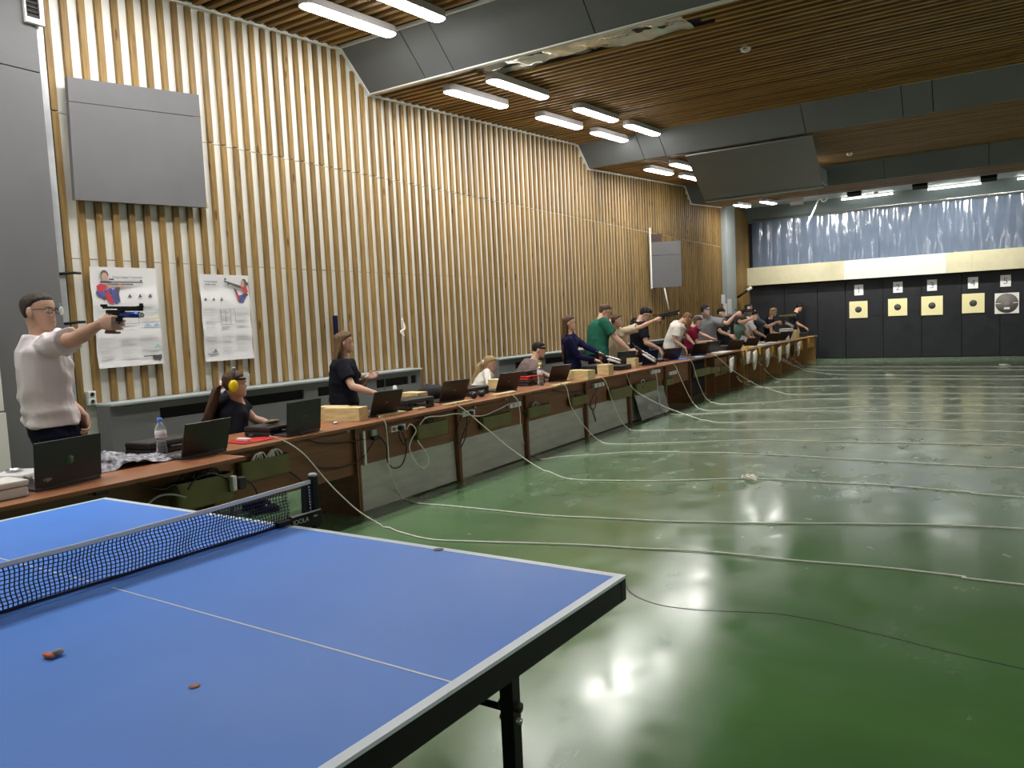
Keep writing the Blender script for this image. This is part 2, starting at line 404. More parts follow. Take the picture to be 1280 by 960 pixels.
for y in ys:
    top = ceil_z(y)-.015
    low = .99 if any(a-.05 < y < b+.05 for a, b in RAD) else .02
    if 1.62 < y < 2.78:                      # cut short above and below the wall-mounted grey board
        batten(y, 3.66 if y < 1.8 else 3.375, top); batten(y, low, 3.2); continue
    batten(y, 3.375, round(top*20)/20 if top < 4.9 else top); batten(y, low, 3.365)
y = 20.72
while y < YB:
    MB().box(-.02, .02, -.052, .052, 0, 4.6).build('batten', 'batten', wl).location = (XW, y, 0); y += .108
# white cornice that follows the stepped ceiling
pts = []
for a, za, b, zb in BAYS[1:]: pts += [(a, za), (b, zb)]
pts = [(y, z-.0) for y, z in pts]
for i in range(len(pts)-1):
    (ya, za), (yb_, zb) = pts[i], pts[i+1]
    MB().prism([(ya, za-.03), (yb_, zb-.03), (yb_, zb), (ya, za)], 0, XW-.03, XW+.035).build('trim_%d' % (i+1), 'trim_white')['kind'] = 'structure'
# ceiling: dark deck over the slats, raking grey beams, slats laid across the hall
ce = MB()
for a, za, b, zb in BAYS: ce.prism([(a, za+.045), (b, zb+.045), (b, zb+.15), (a, za+.15)], 0, XW-.2, XR)
ceiling = tag(ce.build('ceiling', 'dark_void'), kind='structure')
for i in range(len(BAYS)-1):
    ya, za = BAYS[i][2:]; yb_, zb = BAYS[i+1][:2]
    x = XW
    bounds = [XW, -4.6, -4.2, -2.45, -1.05, .9, 2.6, 4.7, 6.6, XR] if i % 2 else [XW, -4.35, -3.95, -1.6, -.2, .2, 2.2, 4.2, 6.2, XR]
    bm_ = MB().prism([(ya+.004, za+.05), (yb_+.01, zb+.01), (yb_+.01, zb+.35), (ya+.004, za+.35)], 0, XW-.2, XR).build('ceiling_beam', 'dark_void', ceiling)
    for j in range(len(bounds)-1):
        x0, x1 = bounds[j], bounds[j+1]-.012
        MB().prism([(ya, za), (yb_, zb-.005), (yb_+.06, zb-.005), (ya+.06, za+.05)], 0, x0, x1).build('fascia_panel', 'beam_grey', bm_)
    if i < 3: MB().box(XW, XR, ya-(.035 if i < 2 else .02), ya, za-.012, za+.02).build('edge_bead', 'off_white', bm_)
    if i < 2: MB().box(XW, XR, yb_-.01, yb_+.045, zb-.022, zb-.006).build('edge_bead', 'off_white', bm_)
foil_x = (-3.85, -1.55)
smesh = {}
def slat(x0, x1, y, z, sl, wd=.058):
    L_ = round(x1-x0, 2)
    if (L_, wd) not in smesh: smesh[(L_, wd)] = MB().box(0, L_, -wd/2, wd/2, -.022, .014).mesh('slat', 'slat')
    o = obj('slat', smesh[(L_, wd)], ceiling, (x0, y, z-.012)); o.rotation_euler = (sl, 0, 0)
for bi, (a, za, b, zb) in enumerate(BAYS):
    n = int((b-a)/.1465); sl = math.atan2(zb-za, b-a)
    for j in range(n):
        y = a+.09+j*.1465
        if y > b-.03: break
        z = za+(zb-za)*(y-a)/(b-a)+.02
        if bi == 0 and j % 2: continue
        if bi == 2 and j < 4:
            slat(XW, -4.05, y, z, sl); slat([-1.75, -1.62, -1.5, -1.4][j], XR, y, z, sl)
        elif bi == 2:
            cut = [1.2, 3.4, -.6, 2.3, .4][j % 5] if j > 16 else [2.4, 4.6][j % 2]
            slat(XW, cut-.006, y, z+random.uniform(-.003, .003), sl); slat(cut, XR, y, z, sl)
        else: slat(XW, XR, y, z, sl)
# crumpled foil insulation where the first slats are missing
fm = MB(); nx, ny = 60, 10; V = []; F = []
for i in range(nx+1):
    for j in range(ny+1):
        x = -4.1+2.45*i/nx; y = 5.28+.62*j/ny
        V.append((x, y, 4.375+.063*(y-5.26)+.045*noise.noise(Vector((x*3.5, y*5, 1)))+.02*noise.noise(Vector((x*11, y*9, 4)))))
for i in range(nx):
    for j in range(ny): q = i*(ny+1)+j; F.append((q, q+1, q+ny+2, q+ny+1))
fm.add(V, F, True)
fm.build('foil_insulation', 'foil', ceiling, world=False)
# back of the hall: plaster soffit and dark strip above the curtain
MB().prism([(19.76, 4.50), (22.05, 4.66), (22.05, 4.8), (19.76, 4.8)], 0, XW-.1, XR).build('soffit', 'pale_grey', ceiling)
MB().prism([(22.06, 4.66), (22.5, 4.25), (22.62, 4.25), (22.62, 4.9), (22.06, 4.9)], 0, XW-.1, XR).build('soffit_apron', 'upper_teal', ceiling)
# back wall, rubber panels
wb = tag(MB().box(XW-.2, XR, YB+.09, YB+.35, 0, 5).build('wall_back', 'rubber_black'), kind='structure')
XS = [PY(p, 400, YB).x for p in (937, 981, 1022, 1057, 1104, 1152, 1202, 1250)]
while XS[-1] < XR-1.2: XS.append(XS[-1]+1.0)
XS.append(XR)
XS[0] = XW
for j in range(len(XS)-1):
    MB().bbox(XS[j]+.004, XS[j+1]-.004, YB, YB+.09, .015, 2.42, .008).build('rubber_panel', 'rubber_black', wb)
MB().box(-5.37, XR, YB+.02, YB+.09, 2.42, 4.6).build('curtain_backing', 'upper_teal', wb)
# right wall and rear wall (outside the frame)
for nm, a in (('wall_right', (XR, XR+.1, YN, YB+.3, 0, 5)), ('wall_rear', (XW-.2, XR, YN-.1, YN, 0, 5))):
    tag(MB().box(*a).build(nm, 'board_white'), kind='structure')
# pilasters
pl = tag(MB().bbox(XW-.05, -5.36, 19.72, 20.62, 0, 4.6, .006).build('wall_pilaster', 'pale_grey'), kind='structure')
pl2 = MB(); zz = 3.62
pl2.bbox(XW-.05, -5.42, -3.0, 1.37, 0, zz-.003, .004)
o = tag(pl2.build('wall_pilaster', 'grey_board'), kind='structure')
MB().bbox(XW-.05, -5.42, -3.0, 1.37, zz+.003, 4.9, .004).build('upper_board', 'grey_board', o)
MB().bbox(-5.52, -5.44, 1.372, 1.43, 0, 4.10, .003).build('zinc_strip', 'zinc', o)
for z in (2.06, 1.66): MB().tube([(-5.435, 1.38, z), (-5.42, 1.48, z+.01), (-5.46, 1.56, z+.012)], .011, 8).build('bracket', 'black_metal', o)

# ventilation grille
v = thing('vent_grille', 'black slotted vent grille in a white frame high at the left edge of the wall', 'vent', (-5.40, 1.30, 3.95))
MB().box(-5.419, -5.40, 1.29, 1.385, 4.02, 4.5).build('backing', 'dark_void', v)
fr = MB(); fr.box(-5.419, -5.38, 1.385, 1.415, 3.98, 4.54); fr.box(-5.419, -5.38, 1.285, 1.385, 3.98, 4.02); fr.box(-5.419, -5.39, 1.278, 1.29, 3.98, 4.54); fr.build('frame', 'trim_white', v)
for i in range(15): MB().box(-5.40, -5.39, 1.29, 1.385, 4.03+i*.034, 4.042+i*.034).build('slat', 'black_metal', v)

# ================================================================== CEILING LAMPS
def lamp_proto():
    t = thing('ceiling_lamp', 'x', 'lamp', (0, 0, 0))
    rings = []
    def stadium(hw, hl, z, n=10):
        out = []
        for s_, c in ((1, hl-hw), (-1, -(hl-hw))):
            for i in range(n): a = pi*i/(n-1); out.append((s_*hw*math.cos(a), c+s_*hw*math.sin(a), z))
        return out
    MB().loft([stadium(.088, .663, z) for z in (-.074, .0)], False).build('housing', 'lamp_housing', t)
    MB().loft([stadium(.08, .655, -.070), stadium(.079, .654, -.078), stadium(.066, .642, -.088), stadium(.04, .618, -.093)], True).build('diffuser', 'lamp', t)
    return t
lamps = [(-4.58, 4.02, 'leftmost lit tube lamp in the nearest ceiling bay'), (-3.92, 4.02, 'right-hand lit tube lamp in the nearest ceiling bay'),
 (-4.55, 6.22, 'first lit lamp of the wall-side row just beyond the first grey beam'), (-3.94, 6.22, 'lit lamp next to the silver foil gap beyond the first grey beam'),
 (-4.55, 8.42, 'second lamp of the wall-side row between first and second beams'), (-3.94, 8.40, 'second lamp of the right row between first and second beams'),
 (-4.55, 10.2, 'third lamp of the wall-side row just before the second beam'), (-3.94, 10.15, 'third lamp of the right row just before the second beam'),
 (-4.58, 12.55, 'wall-side lamp just behind the second grey beam'), (-4.02, 12.4, 'right lamp behind the second beam, partly cut off by the grey cover panel'),
 (-4.55, 14.4, 'lamp deeper in the third bay, half hidden by the grey cover panel'),
 (-4.68, 18.9, 'left of the two small lamps before the blue curtain'), (-4.0, 18.9, 'right of the two small lamps before the blue curtain')]
# lamps of the same rows that hang outside the frame but light the hall
extra = [(-4.58, 1.9), (-3.92, 1.9), (-4.58, -.2), (-3.92, -.2), (-4.58, -3), (-3.92, -3)]
proto = lamp_proto(); sl0 = math.atan2(.35, 5.5)
for i, (x, y, *lb) in enumerate(lamps+extra):
    o = proto if i == 0 else copy_tree(proto)
    o.location = (x, y, ceil_z(y)-.025); o.rotation_euler = (sl0, 0, 0)
    tag(o, lb[0] if lb else ['wall-side','hall-side'][i%2 if False else (i-len(lamps))%2]+' lit lamp of the row behind the viewer, '+['nearest pair','second pair','rearmost pair'][max(0,i-len(lamps))//2], 'lamp', 'long lit ceiling lamps above the firing line' if lb else 'lamps of the row behind the viewer')
# unseen fill lamps added over the hall's right half (curtain glints hint at some)
for i, (x, y) in enumerate([(5.4, -1.5), (5.4, 2.5), (5.4, 8.5), (5.4, 14.0), (6.1, 2.5), (6.1, 8.5), (6.1, 14.0), (5.4, 11.9), (6.1, 11.9), (5.4, 18.6), (6.1, 18.6), (5.4, 6.4), (6.1, 6.4)]):
    o = copy_tree(proto); o.location = (x, y, ceil_z(y)-.025)
    tag(o, ['rearmost','first inner','third inner','fifth inner','first outer','third outer','fifth outer','fourth inner','fourth outer','last inner','last outer','second inner','second outer'][i]+' added fill lamp over the right half of the hall', 'lamp', 'added fill lamps over the right half of the hall')
o = copy_tree(proto); o.location = (-2.42, 15.2, ceil_z(15.2)-.03); o.rotation_euler = (sl0, 0, 0)
tag(o, 'lamp above the grey cover panel that throws a warm glow on the slats', 'lamp')

# grey cover panel closing the third bay from below
cv = thing('cover_panel', 'large dark grey flat board closing the ceiling bay between the last two beams', 'panel', (-3, 14, 4.3))
MB().prism([(11.28, 4.315), (16.62, 4.30), (16.62, 4.33), (11.28, 4.345)], 0, -3.60, -1.5).build('board', 'beam_grey', cv)
pa = MB(); A_ = [(-3.60, 11.28, 4.262), (-1.5, 11.28, 4.262), (-2.28, 16.6, 4.255), (-5.02, 16.8, 4.255)]
cv.children[0].data.vertices[0].co = cv.children[0].data.vertices[0].co
bpy.data.objects.remove(cv.children[0])
pa.add(A_+[(x, y, z+.022) for x, y, z in A_], [(0, 1, 2, 3), (7, 6, 5, 4), (0, 4, 5, 1), (1, 5, 6, 2), (2, 6, 7, 3), (3, 7, 4, 0)]).build('board', 'beam_grey', cv)
MB().box(-4.98, -2.28, 16.62, 16.86, 4.225, 4.25).build('lip', 'pale_grey', cv)
pa = MB(); pa.prism([(15.6, 4.29), (16.9, 4.29), (16.9, 4.62), (15.6, 4.56)], 0, -2.26, -2.22).build('end_plate', 'pale_grey', cv, label='pale grey end plate')
# smoke detectors
def detector(px, py, lab):
    z = 4.45
    for _ in range(30): p = PZ(px, py, z); z = .5*z+.5*(ceil_z(p.y)-.03)
    t = thing('smoke_detector', lab, 'detector', p)
    MB().lathe([(.055, .03), (.06, .012), (.05, -.012), (.03, -.025)], 16, p).build('dome', 'white_plastic', t)
    MB().box(-.02, .02, -.055, -.045, -.008, .0, Matrix.Translation(p)).build('grille', 'black_plastic', t)
detector(932, 62, 'white smoke detector on the brown slatted ceiling, upper right')
detector(1062, 193, 'white smoke detector beside the warm glow in the third ceiling bay')
detector(1095, 241, 'small white detector in the last ceiling strip before the curtain')
detector(1236, 33, 'tiny detector far right on the brown slatted ceiling') if False else None

# ================================================================== BACK WALL THINGS
cu = thing('strip_curtain', 'glossy blue-grey plastic strip curtain hanging above the cream fascia', 'curtain', (0, YB-.1, 2.6))
x = -5.36; j = 0
cms = []
for q in range(6):
    V = []; F = []; nx, nz = 8, 16; wd = .34
    for a in range(nx+1):
        for b in range(nz+1):
            u = a/nx; z = 2.7+1.62*b/nz
            yy = .03*math.sin(u*pi)*(1+.4*math.sin(z*2+q))+.012*noise.noise(Vector((u*2+q*7, z*2.2, q)))+.006*noise.noise(Vector((u*6+q, z*7, q)))
            V.append((u*wd, -yy, z))
    for a in range(nx):
        for b in range(nz): s_ = a*(nz+1)+b; F.append((s_, s_+1+nz, s_+2+nz, s_+1))
    cms.append(MB().add(V, F, True).mesh('strip', 'curtain'))
while x < XR-.3:
    o = obj('strip', cms[j % 6], cu, (x, (0 if j % 2 else .018)-.0+0, -2.6)); o.rotation_euler = (0, 0, random.uniform(-.06, .06)); x += random.uniform(.26, .33); j += 1
MB().tube([(-5.36, YB-.185, 4.335), (XR, YB-.185, 4.335)], .028, 8).build('rail', 'steel', cu)
for x in [PY(p, 270, YB-.1).x for p in (1008, 1036, 1064, 1093, 1122, 1200, 1276)]:
    o = MB().tube([(x, YB-.16, 4.34), (x, YB-.3, 4.62)], .008, 6).build('hanger', 'black_metal', cu)
    MB().tube([(x+.02, YB-.17, 4.34), (x+.4, YB-.25, 4.62)], .006, 6).build('hanger', 'black_metal', cu)
fb = thing('fascia_beam', 'long horizontal fascia covered in cream and white paper above the black target wall', 'fascia', (0, 22.35, 2.32))
fx = [-5.57, PY(1055, 340, 22.3).x, PY(1183, 325, 22.3).x, PY(1215, 325, 22.3).x, XR]
for j, m_ in enumerate(['fascia_cream', 'fascia_white', 'fascia_cream', 'fascia_cream']):
    MB().bbox(fx[j], fx[j+1]-.003, 22.3, 22.36, 2.32, 2.87, .004).build('paper_panel', m_, fb)
MB().box(-5.57, XR, 22.36, YB, 2.80, 2.86).build('shelf', 'off_white', fb)
# targets and numbers
tg = [(1073, 387, .49, 1), (1122, 384, .49, 2), (1165, 382, .53, 3), (1216.5, 379, .53, 4), (1258.5, 379, .55, 5)]
sg = [(1073.5, 362.5), (1122.3, 359), (1165, 356.5), (1216.3, 353.5), (1257, 351)]
ordn = ['first', 'second', 'third', 'fourth', 'fifth']
for (px, py, s_, n), (sx_, sy_) in zip(tg, sg):
    p = PY(px, py, YB-.02)
    if n < 5:
        t = thing('paper_target', ['leftmost cream paper target, under the card with the first number','cream paper target second from the left','middle cream paper target, third from the left','rightmost cream paper target, beside the grey ringed one'][n-1], 'target', p, 0, 'cream paper targets on the black wall')
        MB().box(-s_/2, s_/2, -.004, .012, -s_/2, s_/2).build('sheet', 'target_cream', t, False)
        MB().lathe([(.089, 0), (.089, .002)], 28, M=Matrix.Rotation(pi/2, 3, 'X')).build('bullseye', 'target_black', t, False).location = (0, -.0045, 0)
        for r in (.03, .055): MB().loft([[Vector((q_*math.cos(2*pi*i/24), y_, q_*math.sin(2*pi*i/24))) for i in range(24)] for q_, y_ in ((r, 0), (r, -.0008), (r-.003, -.0008), (r-.003, 0))], False, False).build('ring', 'target_grey', t, False).location = (0, -.0068, 0)
    else:
        t = thing('ringed_target', 'white square target with a large dark grey ringed disc, under the number 5 card', 'target', p)
        MB().box(-s_/2, s_/2, -.004, .012, -s_/2, s_/2).build('sheet', 'paper', t, False)
        MB().lathe([(.262, 0), (.262, .002)], 36, M=Matrix.Rotation(pi/2, 3, 'X')).build('disc', 'target_grey', t, False).location = (0, -.0045, 0)
        for r in (.075, .11, .145, .18, .215, .25): MB().loft([[Vector((q_*math.cos(2*pi*i/36), y_, q_*math.sin(2*pi*i/36))) for i in range(36)] for q_, y_ in ((r, 0), (r, -.0008), (r-.010, -.0008), (r-.010, 0))], False, False).build('ring', 'target_black', t, False).location = (0, -.0068, 0)
        for a, b, c, d in ((-.26, -.14, -.008, .008), (.14, .26, .0, .016), (-.065, .065, -.16, -.105)): MB().box(a, b, -.009, -.007, c, d).build('white_mark', 'paper', t, False)
    p = PY(sx_, sy_, YB-.02)
    t = thing('number_card', 'white number card above the '+['leftmost cream target','second cream target from the left','third cream target','fourth cream target','large grey ringed target'][n-1], 'sign', p)
    MB().box(-.12, .12, -.003, .012, -.155, .155).build('card', 'paper', t, False)
    text(t, str(n), .24, 'number_blue', basis((1, 0, 0), (0, 0, 1), (0, -1, 0), (0, -.005, -.01)), .002, name='figure')
    p2 = p
# floodlights before the curtain
for i, (px, py) in enumerate([(1068, 239), (1150, 230), (1236, 220), (996, 250)]):
    p = PY(px, py, 20.2)
    t = thing('floodlight', ['black box floodlight above target one', 'black box floodlight left of the long tube lamp', 'black box floodlight at the far right before the curtain', 'pinkish grey floodlight nearest the pilaster'][i], 'floodlight', p, 0, 'floodlights aimed at the targets')
    R = Matrix.Rotation(-.5, 4, 'X')
    MB().bbox(-.17, .17, -.08, .08, -.11, .11, .01, R).build('body', 'black_metal' if i < 3 else 'lamp_housing', t, False)
    MB().box(-.14, .14, .081, .086, -.08, .08, R).build('glass', 'spot_glass', t, False)
    br = MB(); br.tube([(-.18, 0, 0), (-.18, 0, .2), (.18, 0, .2), (.18, 0, 0)], .01, 6); br.build('bracket', 'black_metal', t, False)
    l = bpy.data.lights.new('flood', 'SPOT'); l.energy = SPOT_W; l.spot_size = 1.9; l.spot_blend = .7; l.shadow_soft_size = .1; l.color = (1, .95, .84)
    lo = bpy.data.objects.new('flood_light', l); COL.objects.link(lo); lo.parent = t; lo.location = (0, .12, -.03)
    lo.rotation_euler = (Vector((0, .95, -1)).to_track_quat('-Z', 'Y').to_euler())
for (a, b) in (((1052, 247), (1116, 240)), ((1160, 235), (1226, 226)), ((1272, 220), (1330, 213))):
    y = 21.9
    xa = PY(*a, y).x; xb = PY(*b, y).x
    t = thing('tube_light', 'thin lit tube above the curtain, ' + ('left one' if a[0] < 1100 else 'middle one' if a[0] < 1200 else 'cut by the right frame edge'), 'lamp', ((xa+xb)/2, y, 4.6), 0, 'thin tube lights above the curtain')
    MB().tube([(xa, y, 4.585), (xb, y, 4.585)], .02, 8).build('tube', 'tube_lamp', t)
    MB().box(xa, xb, y-.015, y+.015, 4.6, 4.648).build('housing', 'trim_white', t)
# hanging loop of pale cable
pp = [PY(x, y, 20.9) for x, y in ((1028, 243), (1018, 258), (1008, 278)) ]
solo(MB().tube(catmull([PY(1031, 240, 20.9), PY(1034, 248, 20.9), PY(1029, 252, 20.9), PY(1024, 249, 20.9), PY(1018, 262, 20.9), PY(1009, 281, 20.9)]), .022, 6), 'hanging_cable', 'trim_white', 'loose pale cable dangling in front of the blue curtain', 'cable')

# ================================================================== LEFT WALL THINGS
def wall_frame(p00, sx, sz, tilt=0, x=XW+.03):     # local: X along +Y wall, Z up, normal +X
    return basis((0, math.cos(tilt), math.sin(tilt)), (0, -math.sin(tilt), math.cos(tilt)), (1, 0, 0), p00)
# large grey wall board
t = thing('wall_mounted_board', 'large blank mid-grey board mounted high on the battens at left', 'board', (-5.44, 1.56, 2.66))
Mb = wall_frame((-5.44, 1.555, 2.66), 0, 0, .075)
def trap(y0, y1, f0, f1, nm):
    c = lambda u, f: (1.545+.025*f+(2.79-1.545-.02*f)*u, 2.66+.065*u+f*(.98+.065*u))
    mb = MB(); P = [c(0, f0), c(1, f0), c(1, f1), c(0, f1)]
    mb.prism(P, 0, -5.452, -5.41).build(nm, 'grey_board', t)
trap(0, 0, 0, .80, 'lower_sheet'); trap(0, 0, .805, 1.0, 'upper_sheet')
for v0, v1 in ((.66, .9), (-.03, .02)): MB().bbox(1.235, 1.27, v0, v1, -.02, .015, .002, Mb).build('timber_cleat', 'pine_block', t)
MB().bbox(1.235, 1.32, .8, .83, -.02, .02, .002, Mb).build('timber_cleat', 'pine_block', t)
# hanging panel further along the wall
pa_, pb_ = PX(813, 303, -5.40), PY(851, 303, 14.35)
za_, zb_ = PX(813, 360, -5.40).z, PX(813, 303, -5.40).z
dx = Vector((pb_.x-pa_.x, pb_.y-pa_.y, 0)); Lp = dx.length; dx.normalize(); nrm = Vector((dx.y, -dx.x, 0))
t = thing('hanging_board', 'upright light grey panel hung off the timber wall between beams, with a white left edge', 'panel', (pa_.x, pa_.y, za_))
Mp = basis(dx, nrm, (0, 0, 1), (pa_.x, pa_.y, za_))
Hh = zb_-za_
MB().bbox(0, Lp, -.04, .0, 0, Hh*.7, .004, Mp).build('lower_sheet', 'grey_board', t)
MB().bbox(0, Lp, -.04, .0, Hh*.7+.005, Hh, .004, Mp).build('upper_sheet', 'grey_board', t)
MB().bbox(-.02, .015, -.05, .02, -.02, Hh+.32, .004, Mp).build('edge_post', 'trim_white', t)
for v0 in (.1, Hh*.8): MB().box(-.02, .10, -.12, -.04, v0, v0+.05, Mp).build('wall_bracket', 'black_metal', t)
MB().tube([Mp @ Vector((Lp*.42, -.03, 0)), Mp @ Vector((Lp*.55, -.03, -.5))], .02, 8).build('hanging_strap', 'off_white', t)
MB().bbox(.0, .25, -.08, -.045, .1, Hh+.18, .004, Mp).build('hanger', 'desk_dark', t)
# posters
def poster(M, W, H, lab, left):
    t = thing('poster', lab, 'poster', M.translation)
    MI = Matrix.Translation(-M.translation) @ M
    V = []; F = []; nx, ny = 8, 15
    for i in range(nx+1):
        for j in range(ny+1):
            u, v_ = i/nx, j/ny
            z = .006+.006*math.cos(2*pi*v_*3)+.003*noise.noise(Vector((u*3, v_*4, 2)))
            V.append(MI @ Vector((u*W, v_*H, z)))
    for i in range(nx):
        for j in range(ny): q = i*(ny+1)+j; F.append((q, q+ny+1, q+ny+2, q+1))
    MB().add(V, F, True).build('sheet', 'paper', t, False)
    def flat(nm, m, polys, z=.0155):
        mb = MB()
        for pl_ in polys:
            n = len(pl_); a = [MI @ Vector((u*W, v_*H, z)) for u, v_ in pl_]; b = [MI @ Vector((u*W, v_*H, z-.001)) for u, v_ in pl_]
            mb.add(a+b, [tuple(range(n)), tuple(range(2*n-1, n-1, -1))]+[(i, n+i, n+(i+1) % n, (i+1) % n) for i in range(n)])
        return mb.build(nm, m, t, False)
    def rect(u, v_, w_, h_): return [(u, v_), (u+w_, v_), (u+w_, v_+h_), (u, v_+h_)]
    def circ(u, v_, r, ry=None, n=12): return [(u+r*math.cos(2*pi*i/n), v_+(ry or r*W/H)*math.sin(2*pi*i/n)) for i in range(n)]
    if left:
        cx = .20
        flat('printed_face', 'skin', [circ(cx, .905, .045, .04)], .0165)
        flat('printed_hair', 'paper_dark', [circ(cx, .925, .058, .045), rect(cx-.07, .84, .16, .022)], .016)
        flat('printed_jacket_red', 'ink_red', [[(.07, .81), (.12, .835), (.2, .83), (.22, .79), (.14, .75), (.09, .76)], [(.18, .74), (.23, .77), (.28, .70), (.30, .64), (.25, .635), (.21, .67)]], .0163)
        flat('printed_jacket_blue', 'ink_blue', [[(.05, .75), (.10, .775), (.17, .755), (.27, .80), (.30, .77), (.18, .70), (.09, .70)], [(.27, .76), (.34, .79), (.38, .80), (.40, .66), (.34, .635), (.29, .65)]], .016)
        flat('printed_dark', 'paper_dark', [[(.36, .80), (.42, .81), (.36, .67), (.32, .68)], [(.05, .74), (.08, .74), (.2, .69), (.17, .67)]], .0165)
        flat('printed_rifle', 'paper_dark', [rect(.24, .845, .52, .012), rect(.24, .825, .38, .012), rect(.26, .87, .07, .016), rect(.73, .862, .03, .014), rect(.74, .845, .03, .01)], .017)
        flat('printed_hands', 'skin', [circ(.27, .81, .04, .018), circ(.42, .815, .05, .016)], .0172)
        hx, hs, pr = .38, 'Спортивная Стрельба', 1
    else:
        flat('printed_face', 'skin', [circ(.86, .905, .035, .04)], .0165)
        flat('printed_hair', 'paper_dark', [circ(.89, .925, .05, .035), circ(.95, .9, .03, .025)], .016)
        flat('printed_jacket_red', 'ink_red', [[(.8, .86), (.93, .87), (.97, .80), (.90, .79)], [(.70, .80), (.74, .80), (.78, .70), (.74, .70)]], .0163)
        flat('printed_jacket_blue', 'ink_blue', [[(.74, .76), (.94, .78), (.86, .68), (.76, .68)]], .016)
        flat('printed_dark', 'paper_dark', [[(.66, .845), (.71, .83), (.8, .70), (.76, .69)], [(.82, .76), (.92, .80), (.97, .77), (.88, .73)]], .0162)
        flat('printed_rifle', 'paper_dark', [[(.47, .935), (.82, .875), (.82, .84), (.7, .865), (.47, .92)], circ(.5, .95, .02), circ(.56, .895, .02)], .017)
        hx, hs, pr = .05, 'Спортивная\nВинтовка', 1
    text(t, hs, .026, 'paper_dark', MI @ Matrix.Translation((W*(hx+.16 if left else .2), H*.9, .0165)), ext=.0003, name='heading')
    lines = []
    rnd = random.Random(3 if left else 5)
    for k in range(3):
        lines.append(rect(.1+.14*k if not left else .56+.14*k, .735, .09, .004))
    for c0, c1, v0, v1 in ((.05, .3, .38, .62), (.36, .62, .36, .6), (.68, .95, .38, .62), (.05, .3, .06, .3), (.36, .6, .06, .3), (.66, .95, .10, .3)):
        v_ = v1
        while v_ > v0:
            lines.append(rect(c0, v_, (c1-c0)*rnd.uniform(.6, 1), .0035)); v_ -= rnd.choice([.011, .011, .03])
    flat('text_lines', 'paper_line', lines)
    tri = [[(x_-.03, .70), (x_+.03, .70), (x_, .735)] for x_ in ((.55, .71, .87) if left else (.08, .24, .4))]
    flat('small_icons', 'paper_dark', tri, .016)
    if left:
        flat('chart_blue', 'ink_lightblue', [[(.72, .40), (.86, .40), (.79, .43)], [(.87, .40), (.99, .40), (.93, .43)]], .0162)
        flat('chart_yellow', 'ink_yellow', [[(.70, .47), (.83, .47), (.76, .483)], [(.85, .47), (.98, .47), (.96, .50)]], .0162)
        flat('chart_green', 'ink_green', [[(.85, .565), (.99, .565), (.98, .58)], [(.86, .17), (.99, .17), (.92, .215)]], .0162)
        flat('diagram_outline', 'paper_dark', [rect(.36, .43, .3, .003), rect(.655, .43, .003, .12)], .0162)
        flat('printed_pistol', 'paper_dark', [rect(.68, .085, .2, .012), [(.82, .09), (.97, .10), (.97, .06), (.93, .03), (.9, .06), (.84, .05)]], .0165)
    else:
        flat('diagram_outline', 'paper_dark', [rect(.36, .42, .3, .003), rect(.36, .6, .3, .003), rect(.36, .42, .005, .18), rect(.655, .42, .005, .18), rect(.455, .42, .005, .18), rect(.555, .42, .005, .18)], .0162)
        flat('printed_rifle', 'paper_dark', [rect(.04, .08, .22, .008), rect(.14, .1, .1, .012), rect(.18, .12, .04, .015)], .0165)
poster(basis((0, 1, .01), (0, -.01, 1), (1, 0, 0), (-5.475, 1.65, 1.275)), .60, .855, 'large white shooting poster behind the pistol, with a rifle athlete facing right', True)
poster(basis((0, 1, .0), (0, 0, 1), (1, 0, 0), (-5.475, 2.69, 1.265)), .565, .835, 'narrower white shooting poster to the right, with a rifle athlete facing left', False)
# sockets
for i, z in enumerate((1.065, 1.005)):
    t = thing('wall_socket', ['upper', 'lower'][1-i if False else i]+' of two white round sockets on the batten wall behind the man', 'socket', (-5.50, 1.575, z), 0, 'pair of white wall sockets')
    MB().bbox(-.02, .03, -.033, .033, -.029, .029, .004).build('housing', 'white_plastic', t, False)
    MB().lathe([(.021, 0), (.021, .004), (.017, .004), (.016, .0)], 16, (.03, 0, 0), Matrix.Rotation(pi/2, 3, 'Y')).build('rim', 'cable_grey', t, False)
    for s_ in (-1, 1): MB().lathe([(.003, 0), (.003, .003)], 8, (.03, s_*.008, 0), Matrix.Rotation(pi/2, 3, 'Y')).build('pin_hole', 'black_plastic', t, False)
# radiator covers
def radiator(y0, y1, slots, lab):
    t = thing('radiator_cover', lab, 'radiator', (-5.3, y0, 0))
    x1 = -5.28
    f = MB(); edges = [y0]
    f.box(-5.47, x1, y0, y1, 0.0, .80); f.box(-5.47, x1, y0, y1, .90, .96)
    e = y0
    for a, b in slots: f.box(-5.47, x1, e, a, .80, .90); e = b
    f.box(-5.47, x1, e, y1, .80, .90)
    f.build('cover', 'radiator_grey', t)
    for a, b in slots:
        MB().box(-5.45, x1-.03, a, b, .80, .90).build('slot_opening', 'dark_void', t)
    MB().bbox(-5.49, x1+.035, y0, y1, .962, .985, .004).build('ledge', 'pale_grey', t)
    y = y0+1.3
    while y < y1-.3: MB().box(x1, x1+.004, y, y+.012, .02, .95).build('joint_strip', 'beam_grey', t); y += 2.1
radiator(1.60, 5.70, [(2.05, 3.72), (3.92, 4.68), (4.86, 5.45), (5.50, 5.61)], 'long grey radiator cover with dark slots behind the seated girl in yellow earmuffs')
radiator(7.55, 10.9, [(8.02, 8.45), (8.96, 10.3)], 'grey radiator cover behind the boy with the headband')
radiator(11.3, 19.3, [(11.6, 13.2), (13.6, 15.2), (15.6, 17.2), (17.4, 19.0)], 'far grey radiator cover behind the standing shooters')
